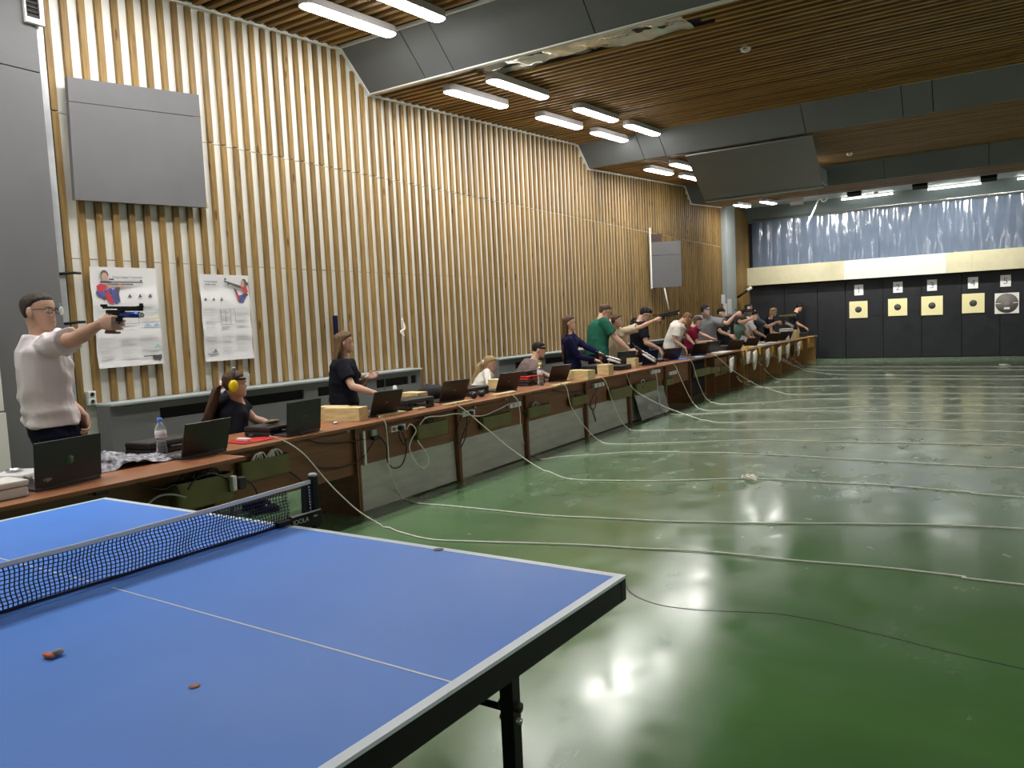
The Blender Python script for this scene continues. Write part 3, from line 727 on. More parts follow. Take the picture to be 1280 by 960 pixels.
# white cabinet at the left frame edge, papers on the far pilaster
t = thing('white_cabinet', 'white double panel cabinet at the left frame edge behind the man', 'cabinet', (-5.2, .3, 0))
MB().bbox(-5.418, -5.37, -.6, .86, .0, 1.005, .004).build('lower_door', 'off_white', t)
MB().bbox(-5.418, -5.37, -.6, .85, 1.02, 1.7, .004).build('upper_door', 'off_white', t)
for px, py, w_, h_, lb in ((904, 374, .35, .25, 'upper'), (906.5, 387, .34, .34, 'lower left'), (912, 383, .4, .42, 'lower right')):
    p = PX(px, py, -5.357)
    solo(MB().box(p.x-.002, p.x+.004, p.y-w_/2, p.y+w_/2, p.z-h_/2, p.z+h_/2), 'notice_sheet', 'paper', lb+' white notice sheet on the grey pilaster', 'notice', 'notices on the pilaster')
# dark strap and hook hanging on the battens
solo(MB().bbox(-5.45, -5.42, PX(420, 404, -5.43).y-.035, PX(420, 404, -5.43).y+.03, 1.46, 1.68, .012), 'hanging_bag', 'jacket_navy', 'small navy bag hanging on the battens behind the standing girl', 'bag')
solo(MB().tube(catmull([(-5.46, 5.6+.0, 1.62), (-5.44, 5.63, 1.5), (-5.46, 5.57, 1.46), (-5.45, 5.62, 1.40)]), .012, 6), 'cord_hook', 'rope', 'knotted pale cord tied round a wall batten', 'cord')
# objects on the end of the wall: small rack of guns
p = PX(922, 372, -5.4)
t = thing('wall_rifle_rest', 'small black and white rifle rest mounted on the end wall battens', 'rest', p)
MB().tube([p, p+Vector((.25, .25, .22))], .035, 8).build('arm', 'black_metal', t); MB().tube([p+Vector((.22, .22, .2)), p+Vector((.32, .32, .28))], .05, 8).build('tip', 'white_plastic', t)

# ================================================================== TENNIS TABLE
TB = PZ(782, 719, .76); TJ = PZ(367.5, 657, .76); TA = PZ(132, 622, .76); TM = PZ(575, 856, .76); TJM = PZ(130, 731.7, .76)
TC = TB+(TM-TB)*2; TJ2 = TJ+(TJM-TJ)*2; TA2 = TA+(TJ2-TJ)
tt = thing('table_tennis_table', 'blue table tennis table with white edge lines, in the foreground', 'table', (-1.35, -.75, 0))
def lerp(a, b, t_): return a+(b-a)*t_
def quadpt(q, u, v_): return lerp(lerp(q[0], q[1], u), lerp(q[3], q[2], u), v_)   # q0->q1 along u, q0->q3 along v
def slab(q, z0, z1, mb=None):
    mb = mb or MB(); a = [Vector((p.x, p.y, z1)) for p in q]; b = [Vector((p.x, p.y, z0)) for p in q]
    return mb.add(a+b, [(0, 1, 2, 3), (7, 6, 5, 4), (0, 4, 5, 1), (1, 5, 6, 2), (2, 6, 7, 3), (3, 7, 4, 0)])
near = [TJ, TB, TC, TJ2]; far = [TA, TJ, TJ2, TA2]
def inset(q, g0, g1): return [quadpt(q, g0, 0), quadpt(q, g1, 0), quadpt(q, g1, 1), quadpt(q, g0, 1)]
near = inset(near, .003, 1); far = inset(far, 0, .997)
for q, nm, su in ((near, 'near_half', 1), (far, 'far_half', 0)):
    tp_ = slab(q, .7525, .76).build('table_top', 'table_blue', tt)
    L_, W_ = (q[1]-q[0]).length, (q[3]-q[0]).length; e = .025
    def strip(u0, u1, v0, v1):
        u0 = -.0008 if u0 == 0 else u0; v0 = -.0008 if v0 == 0 else v0; u1 = 1.0008 if u1 == 1 else u1; v1 = 1.0008 if v1 == 1 else v1
        return slab([quadpt(q, u0, v0), quadpt(q, u1, v0), quadpt(q, u1, v1), quadpt(q, u0, v1)], .7520, .7608)
    ua, ub = (0, 1-e/L_-.0004) if su else (e/L_+.0004, 1)
    strip(ua, ub, 0, e/W_).build('side_line', 'table_line', tp_, False); strip(ua, ub, 1-e/W_, 1).build('side_line', 'table_line', tp_, False)
    (strip(1-e/L_, 1, 0, 1) if su else strip(0, e/L_, 0, 1)).build('end_line', 'table_line', tp_, False)
    (strip(.03, 1-e/L_, .498, .5015) if su else strip(e/L_, .97, .498, .5015)).build('centre_line', 'table_line', tp_, False)
    for c in tp_.children:
        for vv in c.data.vertices: vv.co -= tt.location
    ap = MB(); g = .0005
    qq = [quadpt(q, g, g), quadpt(q, 1-g*.2, g), quadpt(q, 1-g*.2, 1-g), quadpt(q, g, 1-g)] if su else [quadpt(q, g*.2, g), quadpt(q, 1-g, g), quadpt(q, 1-g, 1-g), quadpt(q, g*.2, 1-g)]
    for a, b in ((0, 1), (1, 2), (2, 3), (3, 0)):
        A0, B0 = qq[a], qq[b]; n_ = (B0-A0).cross(Vector((0, 0, 1))).normalized()*-.03; cen = (q[0]+q[2])/2
        if (A0+n_-cen).length > (A0-cen).length: n_ = -n_
        slab([A0, B0, B0+n_, A0+n_], .690, .7520, ap)
    slab([quadpt(q, .01, .01), quadpt(q, .99, .01), quadpt(q, .99, .99), quadpt(q, .01, .99)], .735, .7522, ap)
    ap.build('apron', 'black_metal', tt)
    # legs: two at the outer end, two near the joint
    for ue, nml in ((.93 if su else .07, 'leg'), (.12 if su else .88, 'leg')):
        for v_ in (.30, .78):
            c = quadpt(q, ue, v_)
            lg = MB().bbox(c.x-.019, c.x+.019, c.y-.019, c.y+.019, .02, .735, .003).build('leg', 'black_metal', tt)
            MB().lathe([(.026, 0), (.026, .02), (.018, .03)], 10, (c.x-tt.location.x, c.y-tt.location.y, 0)).build('foot', 'black_plastic', lg, False)
            if ue > .5 and su:
                d = (q[0]-q[1]).normalized()
                c1 = c+Vector((0, 0, -.76+.545)); c2 = c1+d*.45
                br = MB().tube([c1-Vector((tt.location.x, tt.location.y, 0)), c2-Vector((tt.location.x, tt.location.y, 0))], .009, 8).build('brace', 'black_metal', lg, False)
                for zz_, r_ in ((.555, .013), (.52, .008)):
                    MB().lathe([(r_, -.03), (r_, .03)], 10, (c.x-tt.location.x, c.y-tt.location.y, zz_), Matrix.Rotation(pi/2, 3, 'Y')).build('bolt', 'steel' if r_ < .01 else 'black_plastic', lg, False)
        a, b = quadpt(q, ue, .30), quadpt(q, ue, .78)
        MB().tube([(a.x, a.y, .20), (b.x, b.y, .20)], .011, 8).build('crossbar', 'black_metal', tt)
# marks on the top
for (px, py, sx_, sy_, m_, lb, nm) in ((548, 687, .018, .014, 'stain', 'small grey round stain near the far edge of the table', 'stain'), (243, 858, .012, .008, 'lip', 'tiny brown crumb on the near half of the table', 'crumb'), (202, 899, .016, .011, 'table_line', 'x', 'x')):
    if nm == 'x': continue
    p = PZ(px, py, .7605)
    solo(MB().lathe([(sx_, 0), (sx_, .0012)], 14, p), nm, m_, lb, nm)
p = PZ(61, 822, .761)
t = thing('plastic_scrap', 'crumpled orange and clear plastic scrap lying on the near half of the table', 'scrap', p)
MB().ell((0, 0, .006), .022, .01, .006, nu=8, nv=5).build('orange_piece', 'orange_bit', t, False)
MB().ell((.008, .018, .008), .012, .014, .008, nu=7, nv=4).build('clear_piece', 'cable_grey', t, False)
# net set
dv = (TJ2-TJ).normalized(); off = (TA-TJ).normalized()*.03
N0 = TJ-dv*.1525+off; N1 = TJ2+dv*.1525+off; NL = (N1-N0).length
nt_ = thing('table_tennis_net', 'dark blue mesh net with white top tape clamped across the table', 'net', (N0+N1)/2)
nt_.location.z = .76
nrm_ = dv.cross(Vector((0, 0, 1)))
def npt(s_, h):
    sag = -.012*math.sin(pi*s_/NL)
    wav = .006*math.sin(s_*14+h*30)+.004*math.sin(s_*37)
    return N0+dv*(s_+.004*math.sin(h*60+s_*9))+nrm_*wav*(1 if .01 < h < .13 else .3)+Vector((0, 0, h+sag*(h/.15)))
nm_ = MB(); s_ = .16
while s_ < NL-.16:
    nm_.tube([npt(s_, h) for h in np.linspace(.006, .142, 7)], .0021, 3, False, False); s_ += .0130
for h in np.linspace(.012, .136, 11):
    nm_.tube([npt(x_, h) for x_ in np.linspace(.15, NL-.15, 90)], .0021, 3, False, False)
nm_.build('net_mesh', 'net_thread', nt_)['kind'] = 'stuff'
tp2 = MB(); bt = MB()
def ribbon(mb, h0, h1, a, b, th, n=60):
    rings = []
    for x_ in np.linspace(a, b, n):
        p = npt(x_, h0); q_ = npt(x_, h1); e_ = nrm_*th
        rings.append([p-e_, p+e_, q_+e_, q_-e_])
    mb.loft(rings, False)
ribbon(tp2, .138, .153, .02, NL-.02, .003); tp2.build('top_tape', 'net_tape', nt_)
ribbon(bt, .001, .010, .10, NL-.10, .002); bt.build('bottom_tape', 'net_thread', nt_)
for e0, sgn in ((.02, 1), (NL-.02, -1)):
    c = N0+dv*e0
    sd = MB(); ribbon(sd, .002, .15, min(e0+sgn*.02, e0+sgn*.06), max(e0+sgn*.02, e0+sgn*.06), .002, 6); sd.build('side_tape', 'black_cloth', nt_)
    Mx = basis(dv*sgn, nrm_, (0, 0, 1), c)
    po = MB().bbox(-.02, .012, -.013, .013, -.045, .165, .004, Mx).build('post', 'black_metal', nt_)
    MB().ell(Mx @ Vector((-.004, 0, .17))-nt_.location, .02, .016, .008).build('post_cap', 'grey_print', po, False)
    cl = MB().bbox(-.03, .128, -.014, .016, -.032, .030, .004, Mx); cl.bbox(.12, .19, -.014, .016, .002, .022, .004, Mx)
    b_ = cl.build('clamp', 'black_metal', nt_)
    MB().bbox(-.02, .128, -.0165, -.0135, .026, .031, .0005, Mx).build('bright_edge', 'grey_print', nt_)
    xs_ = 1
    # chain of the tension cord
    ch = MB()
    for i in range(9): ch.ell(Mx @ Vector((.024, -.004, .03+i*.012))-nt_.location, .0045, .0045, .006, nu=6, nv=4)
    ch.build('tension_chain', 'steel', nt_, False)
    if sgn == 1:
        fx_ = dv*-1
        Mt = basis(dv*-1 if False else -dv*-1, (0, 0, 1), (dv*1).cross(Vector((0, 0, 1))), c+dv*.085+Vector((0, 0, -.022)))
        Mt = basis(-dv, (0, 0, 1), (-dv).cross(Vector((0, 0, 1))), c+dv*.085+(-dv).cross(Vector((0, 0, 1)))*.0172+Vector((0, 0, .004)))
        Mt.translation -= nt_.location
        text(nt_, 'JOOLA', .026, 'grey_print', Mt, .0008)
        Mt2 = Mt.copy(); Mt2.translation = Mt.translation-dv*.075+Vector((0, 0, .004))
        text(nt_, 'PRO', .011, 'grey_print', Mt2, .0008)
# ================================================================== DESKS
ZT = .745
def desk(name, y0, y1, x0, xb, top, front, edge, lab, grp, sheet=True, sides=True, front_z=(.37, .715), ztop=ZT, xf=None, sheet_tilt=0):
    """x0 = front edge of the top, xb = back edge, xf = front panel plane"""
    xf = xf if xf is not None else x0-.09
    t = thing(name, lab, 'desk', (0, 0, 0), 0, grp); t.location = ((x0+xb)/2, (y0+y1)/2, 0)
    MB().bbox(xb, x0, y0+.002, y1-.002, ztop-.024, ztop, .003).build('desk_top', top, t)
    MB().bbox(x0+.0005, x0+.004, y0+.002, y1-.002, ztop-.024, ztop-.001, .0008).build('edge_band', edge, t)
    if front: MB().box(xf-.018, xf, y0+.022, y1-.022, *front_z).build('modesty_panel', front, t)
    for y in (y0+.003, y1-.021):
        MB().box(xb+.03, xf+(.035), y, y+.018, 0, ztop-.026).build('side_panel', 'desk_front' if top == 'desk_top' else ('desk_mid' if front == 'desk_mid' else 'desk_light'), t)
    MB().box(xb+.03, xb+.06, y0+.03, y1-.03, .45, .52).build('back_rail', 'desk_dark', t)
    return t
G1 = 'brown desks of the firing line'
ordw = ['first', 'second', 'third', 'fourth', 'fifth', 'sixth', 'seventh', 'eighth']
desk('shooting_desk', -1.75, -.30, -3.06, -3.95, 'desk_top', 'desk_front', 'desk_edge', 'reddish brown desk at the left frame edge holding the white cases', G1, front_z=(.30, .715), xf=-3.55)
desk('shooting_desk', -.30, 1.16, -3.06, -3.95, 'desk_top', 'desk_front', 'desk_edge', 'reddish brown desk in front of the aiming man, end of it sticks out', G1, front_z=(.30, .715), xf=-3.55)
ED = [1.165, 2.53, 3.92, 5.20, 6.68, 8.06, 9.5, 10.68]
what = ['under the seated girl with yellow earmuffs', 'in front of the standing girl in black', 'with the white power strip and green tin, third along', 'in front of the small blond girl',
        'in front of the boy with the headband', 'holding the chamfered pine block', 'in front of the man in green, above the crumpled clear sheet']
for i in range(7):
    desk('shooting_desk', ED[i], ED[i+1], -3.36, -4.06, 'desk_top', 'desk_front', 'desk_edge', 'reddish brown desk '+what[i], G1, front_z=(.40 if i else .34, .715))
t = desk('shooting_desk', 10.69, 12.0, -3.36, -4.06, 'desk_dark', 'dark_void', 'desk_edge', 'dark desk with a black hollow front, before the long-haired girl', G1, front_z=(.05, .715), xf=-3.6)
desk('plain_desk', 12.01, 12.95, -3.36, -4.06, 'desk_mid', 'desk_mid', 'desk_mid', 'mid brown desk right after the black hollow one', G1, front_z=(.33, .66))
desk('plain_desk', 12.96, 13.62, -3.36, -4.06, 'desk_mid', 'desk_mid', 'desk_mid', 'mid brown desk with white crumpled cord on its front', G1, front_z=(.33, .66))
y = 13.63; ws = [1.6, 1.6, 1.6, 1.6, 1.6]
for i in range(5):
    t = desk('light_desk', y, y+1.6, -3.30, -4.06, 'desk_light', 'desk_light', 'desk_dark', ['light pine coloured desk, nearest of the light ones', 'second light wooden desk of the far row', 'middle light wooden desk of the far row', 'fourth light wooden desk of the far row', 'last light wooden desk at the end of the firing line'][i], 'light wooden desks at the far end', front_z=(.42, .70), ztop=.735, xf=-3.42)
    MB().box(-4.0, -3.46, y+.8, y+.818, 0, .70).build('divider', 'desk_light', t)
    MB().box(-3.40, -3.31, y+.003, y+.021, 0, .705).build('front_fin', 'desk_light', t)
    y += 1.6
# metal sheets closing the fronts
shl = ['grey metal sheet leaning under the desk of the standing girl', 'grey metal sheet under the third desk, beside the loop of white cord', 'grey metal sheet under the blond girl\'s desk', 'grey metal sheet under the boy\'s desk', 'grey metal sheet under the desk with the chamfered block']
for i in range(5):
    a, b = ED[i+1]+.03, ED[i+2]-.03
    mb = MB(); mb.prism([(-3.462, .015), (-3.452, .015), (-3.466, .405), (-3.474, .405)], 1, a, b)
    o = solo(mb, 'metal_sheet', 'sheet_metal', shl[i], 'sheet', 'metal sheets under the desks')
mb = MB(); V = []; F = []
for i in range(21):
    for j in range(9):
        u, v_ = i/20, j/8
        V.append((-3.40+.10*(1-v_)-.02+.02*noise.noise(Vector((u*4, v_*4, 3))), 8.2+1.15*u, .03+.40*v_+.015*noise.noise(Vector((u*5, v_*2, 8)))))
for i in range(20):
    for j in range(8): q = i*9+j; F.append((q, q+9, q+10, q+1))
mb.add(V, F, True)
solo(mb, 'clear_plastic_sheet', 'clear_sheet', 'crumpled grey transparent sheet leaning on the desk front below a green tin', 'sheet')

# ------------------------------------------------------------------ desk-front objects
def tin(px0, py0, px1, py1, depth, lab, rnd_=False, contents=None, X=None, name='ammunition_tin', zoff=0):
    """olive tin hung on a desk front between two pixel corners (top-left, bottom-right)"""
    X = X if X is not None else -3.37
    a, b = PX(px0, py0, X), PX(px1, py1, X)
    y0, y1 = a.y, b.y; z1, z0 = a.z+zoff, b.z+zoff
    t = thing(name, lab, 'tin', (X-depth/2, (y0+y1)/2, z0), 0, 'olive tins hung on the desk fronts')
    W2 = (y1-y0)/2; D2 = depth/2; H = max(z1-z0, .07)
    def ring(w_, d_, z, n=24, p=5 if not rnd_ else 2.2):
        out = []
        for k in range(n):
            c, s_ = math.cos(2*pi*k/n), math.sin(2*pi*k/n)
            out.append((d_*math.copysign(abs(c)**(2/p), c), w_*math.copysign(abs(s_)**(2/p), s_), z))
        return out
    MB().loft([ring(W2*.97, D2*.97, 0), ring(W2, D2, .01), ring(W2, D2, H), ring(W2*.96, D2*.93, H), ring(W2*.95, D2*.92, .02)], False).build('body', 'olive', t, False)
    MB().loft([ring(W2*1.01, D2*1.02, H-.008), ring(W2*1.01, D2*1.02, H), ring(W2*.97, D2*.94, H), ring(W2*.97, D2*.94, H-.008)], False).build('rim', 'olive', t, False)
    if contents:
        for k in range(contents[1]):
            yy = random.uniform(-.6, .6)*W2; l = random.uniform(.3, .8)*W2
            MB().tube(catmull([(random.uniform(-.5, .5)*D2, yy-l*.5, H*.6), (0, yy-l*.2, H+random.uniform(.01, .04)), (random.uniform(-.3, .3)*D2, yy+l*.3, H+random.uniform(.01, .035)), (0, yy+l*.5, H*.7)], 4), .006, 6).build('coiled_cord', contents[0], t, False)
    return t
tin(222, 606, 297, 622, .14, 'largest olive tin, stuffed with black cables, under the nearest desk end', contents=('cable_black', 8), X=-3.30)
tin(303, 579, 365, 589, .078, 'olive tin with cream cords under the seated girl\'s desk', contents=('rope', 7))
tin(523, 532, 562, 541, .078, 'olive tin right of the white power strip', contents=('cable_black', 3))
tin(605, 522, 641, 529, .078, 'boxy olive tin left of the small double socket', contents=None)
tin(662, 510, 690, 516, .078, 'olive tin with a plug and a grey cable above the metal sheet', contents=('cable_grey', 3))
tin(716, 497, 737, 503, .078, 'olive tin behind dangling black cables', contents=('cable_black', 2))
tin(765, 487, 792, 494, .078, 'olive tin at the crossing of two white cords')
tin(797, 480, 823, 487, .078, 'olive tin above the crumpled clear sheet', contents=('rope', 1))
tin(834, 474, 843, 480, .078, 'small olive tin in the black hollow desk')
tin(870, 463, 890, 467, .078, 'left of the rounded olive tins on the plain brown desk', rnd_=True)
tin(889, 460, 902, 464, .078, 'second rounded olive tin, beside the left one', rnd_=True)
tin(903, 458, 918, 462, .078, 'dark rounded tin under a heap of white cord', rnd_=True)
tin(927, 448, 939, 452, .078, 'olive tin on the nearest light desk', rnd_=True, X=-3.33)
tin(949, 445, 957, 450, .078, 'olive tin half hidden by a hank of cord', rnd_=True, X=-3.33)
# power strips and sockets on the desk fronts
def strip(px0, py0, px1, py1, lab, red=False, dark=False, n=3):
    X = -3.425; a, b = PX(px0, py0, X), PX(px1, py1, X)
    L_ = (b-a).length; z_ = (a.z+b.z)/2
    t = thing('power_strip', lab, 'socket', (X, (a.y+b.y)/2, z_), 0, 'white sockets fixed to the desk fronts')
    MB().bbox(-.02, .02, -L_/2, L_/2, -.026, .026, .006).build('housing', 'white_plastic', t, False)
    for k in range(n):
        yy = -L_/2+L_*(k+.7)/(n+.4)
        MB().lathe([(.018, 0), (.018, .003), (.014, .003), (.014, .001)], 12, (.02, yy, 0), Matrix.Rotation(pi/2, 3, 'Y')).build('socket', 'cable_grey', t, False)
    if red: MB().bbox(.02, .026, -L_/2+.015, -L_/2+.04, -.013, .013, .001).build('switch', 'red_plastic', t, False)
    if dark:
        MB().bbox(.02, .06, -.01, .03, -.02, .02, .005).build('plug', 'black_plastic', t, False)
    return t
strip(487, 537, 505, 533, 'white power strip with a red switch on the second firing desk', True, True, 3)
strip(576, 518, 592, 515, 'white double socket with a black plug in front of the blond girl', False, True, 2)
strip(636, 508, 650, 504, 'white double socket under the grey laptop bag end', False, False, 2)
strip(742, 482, 754, 480, 'small white socket below the chamfered pine block', False, False, 2)
strip(813, 466, 824, 463, 'white socket below the pointing pistol', False, False, 2)
strip(795, 484, 803, 483, 'white socket box between two tins', False, True, 1)
strip(836, 467, 845, 465, 'white socket in the black hollow desk', False, False, 2)
for px, py, m_, lb in ((466, 541, 'cable_grey', 'small grey junction box with a black plug below it'), (119, 606, 'white_plastic', 'tiny white clip box under the laptop with the round logo')):
    p = PX(px, py, -3.43)
    t = thing('junction_box', lb, 'box', p); MB().bbox(-.015, .02, -.03, .03, -.025, .025, .003).build('housing', m_, t, False)
    MB().bbox(-.01, .03, -.02, .06, -.06, -.028, .006).build('plug', 'black_plastic', t, False)
solo(MB().bbox(-3.43, -3.41, 2.595, 2.62, .40, .68, .003), 'cable_duct', 'white_plastic', 'short vertical white cable duct beside the first desk upright', 'duct')
for px, py in ((435, 539), (531, 522), (594, 509), (633, 499), (663, 492)): 
    p = PX(px, py, -3.435); t = MB(); t.ell(p, .012, .012, .012, nu=8, nv=6)
    solo(t, 'cable_clip', 'white_plastic', {435: 'small white cable clip left of the first upright', 531: 'cable clip right of the power strip loop', 594: 'cable clip left of the double socket', 633: 'cable clip under the third laptop', 663: 'cable clip under the pistol cases'}[px], 'clip', 'cable clips on the desk fronts')
# black cables on the desk fronts: pixel polylines on the desk front plane
cabs = [
 ([(372, 541), (395, 553), (430, 553), (462, 548)], 'black cable sagging along the front of the first firing desk'),
 ([(375, 563), (395, 583), (420, 585), (440, 580), (455, 570), (467, 552)], 'black cable looping past the white duct'),
 ([(476, 547), (483, 558), (484, 575), (492, 585), (503, 580), (508, 560), (503, 540)], 'dark blue black cable loop below the power strip'),
 ([(498, 537), (500, 548), (506, 556), (508, 548)], 'short black cable hanging from the power strip'),
 ([(576, 520), (570, 540), (568, 552), (574, 556), (580, 540), (588, 524)], 'black cable bundle below the double socket'),
 ([(584, 520), (582, 545), (576, 560)], 'thin black cable hanging by the upright'),
 ([(655, 497), (650, 512), (662, 520), (675, 519), (684, 505)], 'dark cable looping behind the tin with the plug'),
 ([(690, 488), (710, 490), (735, 486), (752, 478)], 'dark cable sagging under the pine blocks'),
 ([(748, 484), (742, 495), (737, 508), (743, 512), (746, 494)], 'dark cable loop dangling beside the olive tin'),
 ([(738, 505), (742, 520), (745, 527), (741, 510)], 'thin dark cable hanging over the metal sheet'),
 ([(110, 618), (150, 600), (200, 612), (218, 606), (225, 620)], 'black cable hanging under the nearest desk'),
 ([(235, 612), (245, 598), (265, 592), (285, 600), (288, 615)], 'black cable arching over the largest tin'),
 ([(362, 590), (375, 600), (398, 622)], 'thin cable under the tin with cream cords'),
 ([(298, 596), (315, 605), (325, 625)], 'black adapter lead beside the largest tin')]
for pl_, lb in cabs:
    P = [PX(x, y, -3.415 if pl_[0][0] > 300 else -3.30) for x, y in pl_]
    solo(MB().tube(catmull(P, 5), .0055, 6), 'black_cable', 'cable_black', lb, 'cable', 'black cables on the desk fronts')
P = [PX(x, y, -3.40) for x, y in ((508, 537), (513, 530), (520, 538), (514, 550), (512, 562), (520, 578), (530, 585), (536, 575), (530, 562), (522, 550), (523, 535), (533, 522), (552, 520), (573, 517), (600, 520), (620, 513), (636, 505))]
solo(MB().tube(catmull(P, 5), .006, 6), 'white_cable', 'rope', 'cream mains lead with a dangling loop right of the power strip', 'cable')
solo(MB().tube(catmull([PX(x, y, -3.28) for x, y in ((175, 640), (195, 622), (215, 618), (232, 622))], 5), .007, 6), 'grey_cable', 'cable_grey', 'grey cable under the nearest desk beside the largest tin', 'cable')
p = PX(292, 604, -3.26); t = thing('power_adapter', 'white plug and dark adapter hanging beside the largest tin', 'adapter', p)
MB().bbox(-.02, .02, -.02, .015, -.05, .05, .008).build('white_plug', 'white_plastic', t, False); MB().bbox(-.03, .02, .03, .09, -.05, .03, .01).build('adapter', 'cable_black', t, False)

# ------------------------------------------------------------------ target cords running from the desks across the floor
ropes = [
 ([(337, 545), (357, 552), (380, 568), (406, 598), (424, 617), (450, 640)], [(482, 659), (500, 665), (540, 674), (600, 677), (720, 681), (800, 685), (903, 691), (1000, 701), (1100, 709), (1200, 720), (1279, 731)], 'nearest white cord, from under the net to the right frame edge'),
 ([(474, 521), (482, 530), (485, 560), (489, 597)], [(505, 624), (522, 629), (560, 632), (640, 640), (700, 645), (760, 648), (860, 652), (960, 654), (1100, 655), (1279, 661)], 'second nearest white cord, beside the power strip'),
 ([(566, 504), (580, 512), (605, 533), (640, 562)], [(680, 588), (715, 599), (800, 601), (860, 600), (930, 598), (1000, 601), (1100, 606), (1200, 614), (1279, 621)], 'white cord with a knot lying on the floor, third from the front'),
 ([(636, 491), (646, 499), (650, 515), (652, 545)], [(663, 568), (675, 574), (700, 571), (730, 569), (790, 565), (850, 565), (960, 568), (1100, 576), (1279, 585)], 'fourth white cord, dropping by the second metal sheet'),
 ([(699, 479), (708, 484), (714, 508), (730, 532)], [(748, 550), (765, 555), (850, 553), (940, 550), (1040, 552), (1150, 554), (1279, 557)], 'fifth white cord, starting left of the chamfered block'),
 ([(750, 471), (757, 477), (765, 500), (776, 525)], [(786, 536), (796, 538), (860, 537), (960, 537), (1100, 535), (1279, 540)], 'sixth white cord, starting at the upright pine block'),
 ([(785, 478), (790, 484), (808, 497), (840, 512)], [(880, 525), (905, 528), (1000, 527), (1140, 526), (1279, 527)], 'seventh white cord, slanting over the crumpled clear sheet'),
 ([(815, 460), (820, 468), (823, 490), (826, 508)], [(834, 516), (845, 518), (900, 516), (960, 513), (1100, 515), (1279, 518)], 'eighth white cord, below the pointing pistol'),
 ([(840, 453), (845, 459), (855, 482), (866, 503)], [(876, 511), (890, 513), (960, 512), (1100, 508), (1279, 507)], 'ninth white cord, before the long-haired girl'),
 ([(861, 449), (866, 455), (873, 478), (882, 497)], [(892, 503), (905, 505), (955, 503), (1010, 499), (1120, 498), (1279, 498)], 'tenth white cord, crossing the plain brown desk'),
 ([(893, 443), (900, 449), (915, 462), (930, 472)], [(950, 483), (975, 490), (1000, 493), (1130, 491), (1279, 492)], 'eleventh white cord, past the heap of cord'),
 ([(963, 441), (970, 446), (985, 454), (1000, 460)], [(1012, 464), (1050, 468), (1150, 469), (1279, 470)], 'white cord from the far light desks, upper one'),
 ([(948, 452), (953, 458), (960, 466)], [(970, 473), (985, 474), (1100, 473), (1279, 474)], 'white cord from the far light desks, lower one'),
 ([(921, 470), (925, 476)], [(936, 481), (955, 484), (1050, 482), (1170, 483), (1279, 484)], 'white cord leaving the corner of the nearest light desk'),
 ([(990, 448), (1000, 455)], [(1010, 461), (1060, 463), (1279, 462)], 'farthest white cord on the floor'),
 ([(975, 446), (985, 452)], [(1000, 457), (1040, 458), (1279, 458)], 'faint white cord close to the black target wall')]
for up, fl, lb in ropes:
    F0 = PZ(*fl[0], .008); P = []
    n = len(up)
    for i, (x, y) in enumerate(up):
        tt_ = max(0, (i-1)/(n)); Xp = -3.345+(F0.x+3.345)*tt_**1.3
        q = PX(x, y, Xp)
        if q.z < .01: q = PZ(x, y, .01)
        P.append(q)
    if P[0].z < ZT+.004 and up[0][0] < 900: P[0] = Vector((-3.37, P[0].y, ZT+.008))
    P += [PZ(x, y, .007) for x, y in fl]
    last = P[-1]; P += [Vector((last.x+2.5, last.y+.1, .007)), Vector((8.6, last.y+.2, .007))]
    Q = catmull(P, 8)
    for k, q in enumerate(Q):
        if q.z < .02: q.z = .007; q.y += .012*noise.noise(Vector((q.x*2.2, q.y, 0)))
        q.z = max(q.z, .007)
    solo(MB().tube(Q, .0052, 6), 'target_cord', 'rope', lb, 'cord', 'white target cords across the floor')
# knots on the floor
for px, py, r, lb in ((938, 599, .07, 'knot of white cord lying on the third cord'), (1254, 457, .12, 'small white heap on the far cords at the right'), (1112, 470, .12, 'loop of cord in the middle of the far floor'), (935, 478, .10, 'pale knot beside the light desks')):
    c = PZ(px, py, .01); P = [c+Vector((r*math.cos(a*1.7)*random.uniform(.3, 1.2), r*.8*math.sin(a)*random.uniform(.5, 1.2), .008+.012*(k % 3))) for k, a in enumerate(np.linspace(0, 4*pi, 18))]
    solo(MB().tube(catmull(P, 4), .006, 6), 'cord_knot', 'rope', lb, 'cord', 'knots of cord on the floor')
# hanks of cord on the light desks
for px, py, s_, m_, lb in ((935, 447, .6, 'white_plastic', 'white tangled bundle on the first light desk front'), (943, 450, 1, 'rope', 'first pale hank of cord on the light desk fronts'), (959, 447, 1, 'rope', 'second pale hank of cord'), (974, 443, .9, 'rope', 'third pale hank of cord'), (984, 439, .85, 'rope', 'fourth pale hank of cord'), (990, 438, .7, 'cable_black', 'black hank of cable among the pale ones'), (998, 436, .9, 'rope', 'last pale hank of cord near the end'), (914, 456, .7, 'white_plastic', 'heap of white cord over the dark rounded tin')):
    c = PX(px, py, -3.25); H = .20*s_*1.1; W2 = .16*s_
    mb = MB()
    for k in range(7):
        ph = k*.37; P = []
        for a in np.linspace(0, 2*pi, 17): P.append(c+Vector((.03*math.sin(a+ph)+.004*k, (W2*(.15+.11*k))*math.sin(a)+.02*math.sin(3*a+k), H*(.80+.06*(k % 4))*math.cos(a)+random.uniform(-.006, .006))))
        mb.tube(P, .006, 5)
    o = solo(mb, 'cord_hank', m_, lb, 'cord', 'hanks of cord hung on the far desks'); o['kind'] = 'stuff'; del o['category']; o['category'] = 'cord'
for i, (px, py) in enumerate(((934, 436), (950, 438), (966, 436), (977, 435), (987, 431), (1002, 429), (1011, 426))):
    p = PX(px, py, -3.27)
    solo(MB().bbox(p.x-.02, p.x+.01, p.y-.05, p.y+.05, p.z-.09, p.z+.06, .01), 'orange_tag', 'amber', ordw[i]+' small amber tag from the left on the light desk fronts', 'tag', 'amber tags on the light desks')

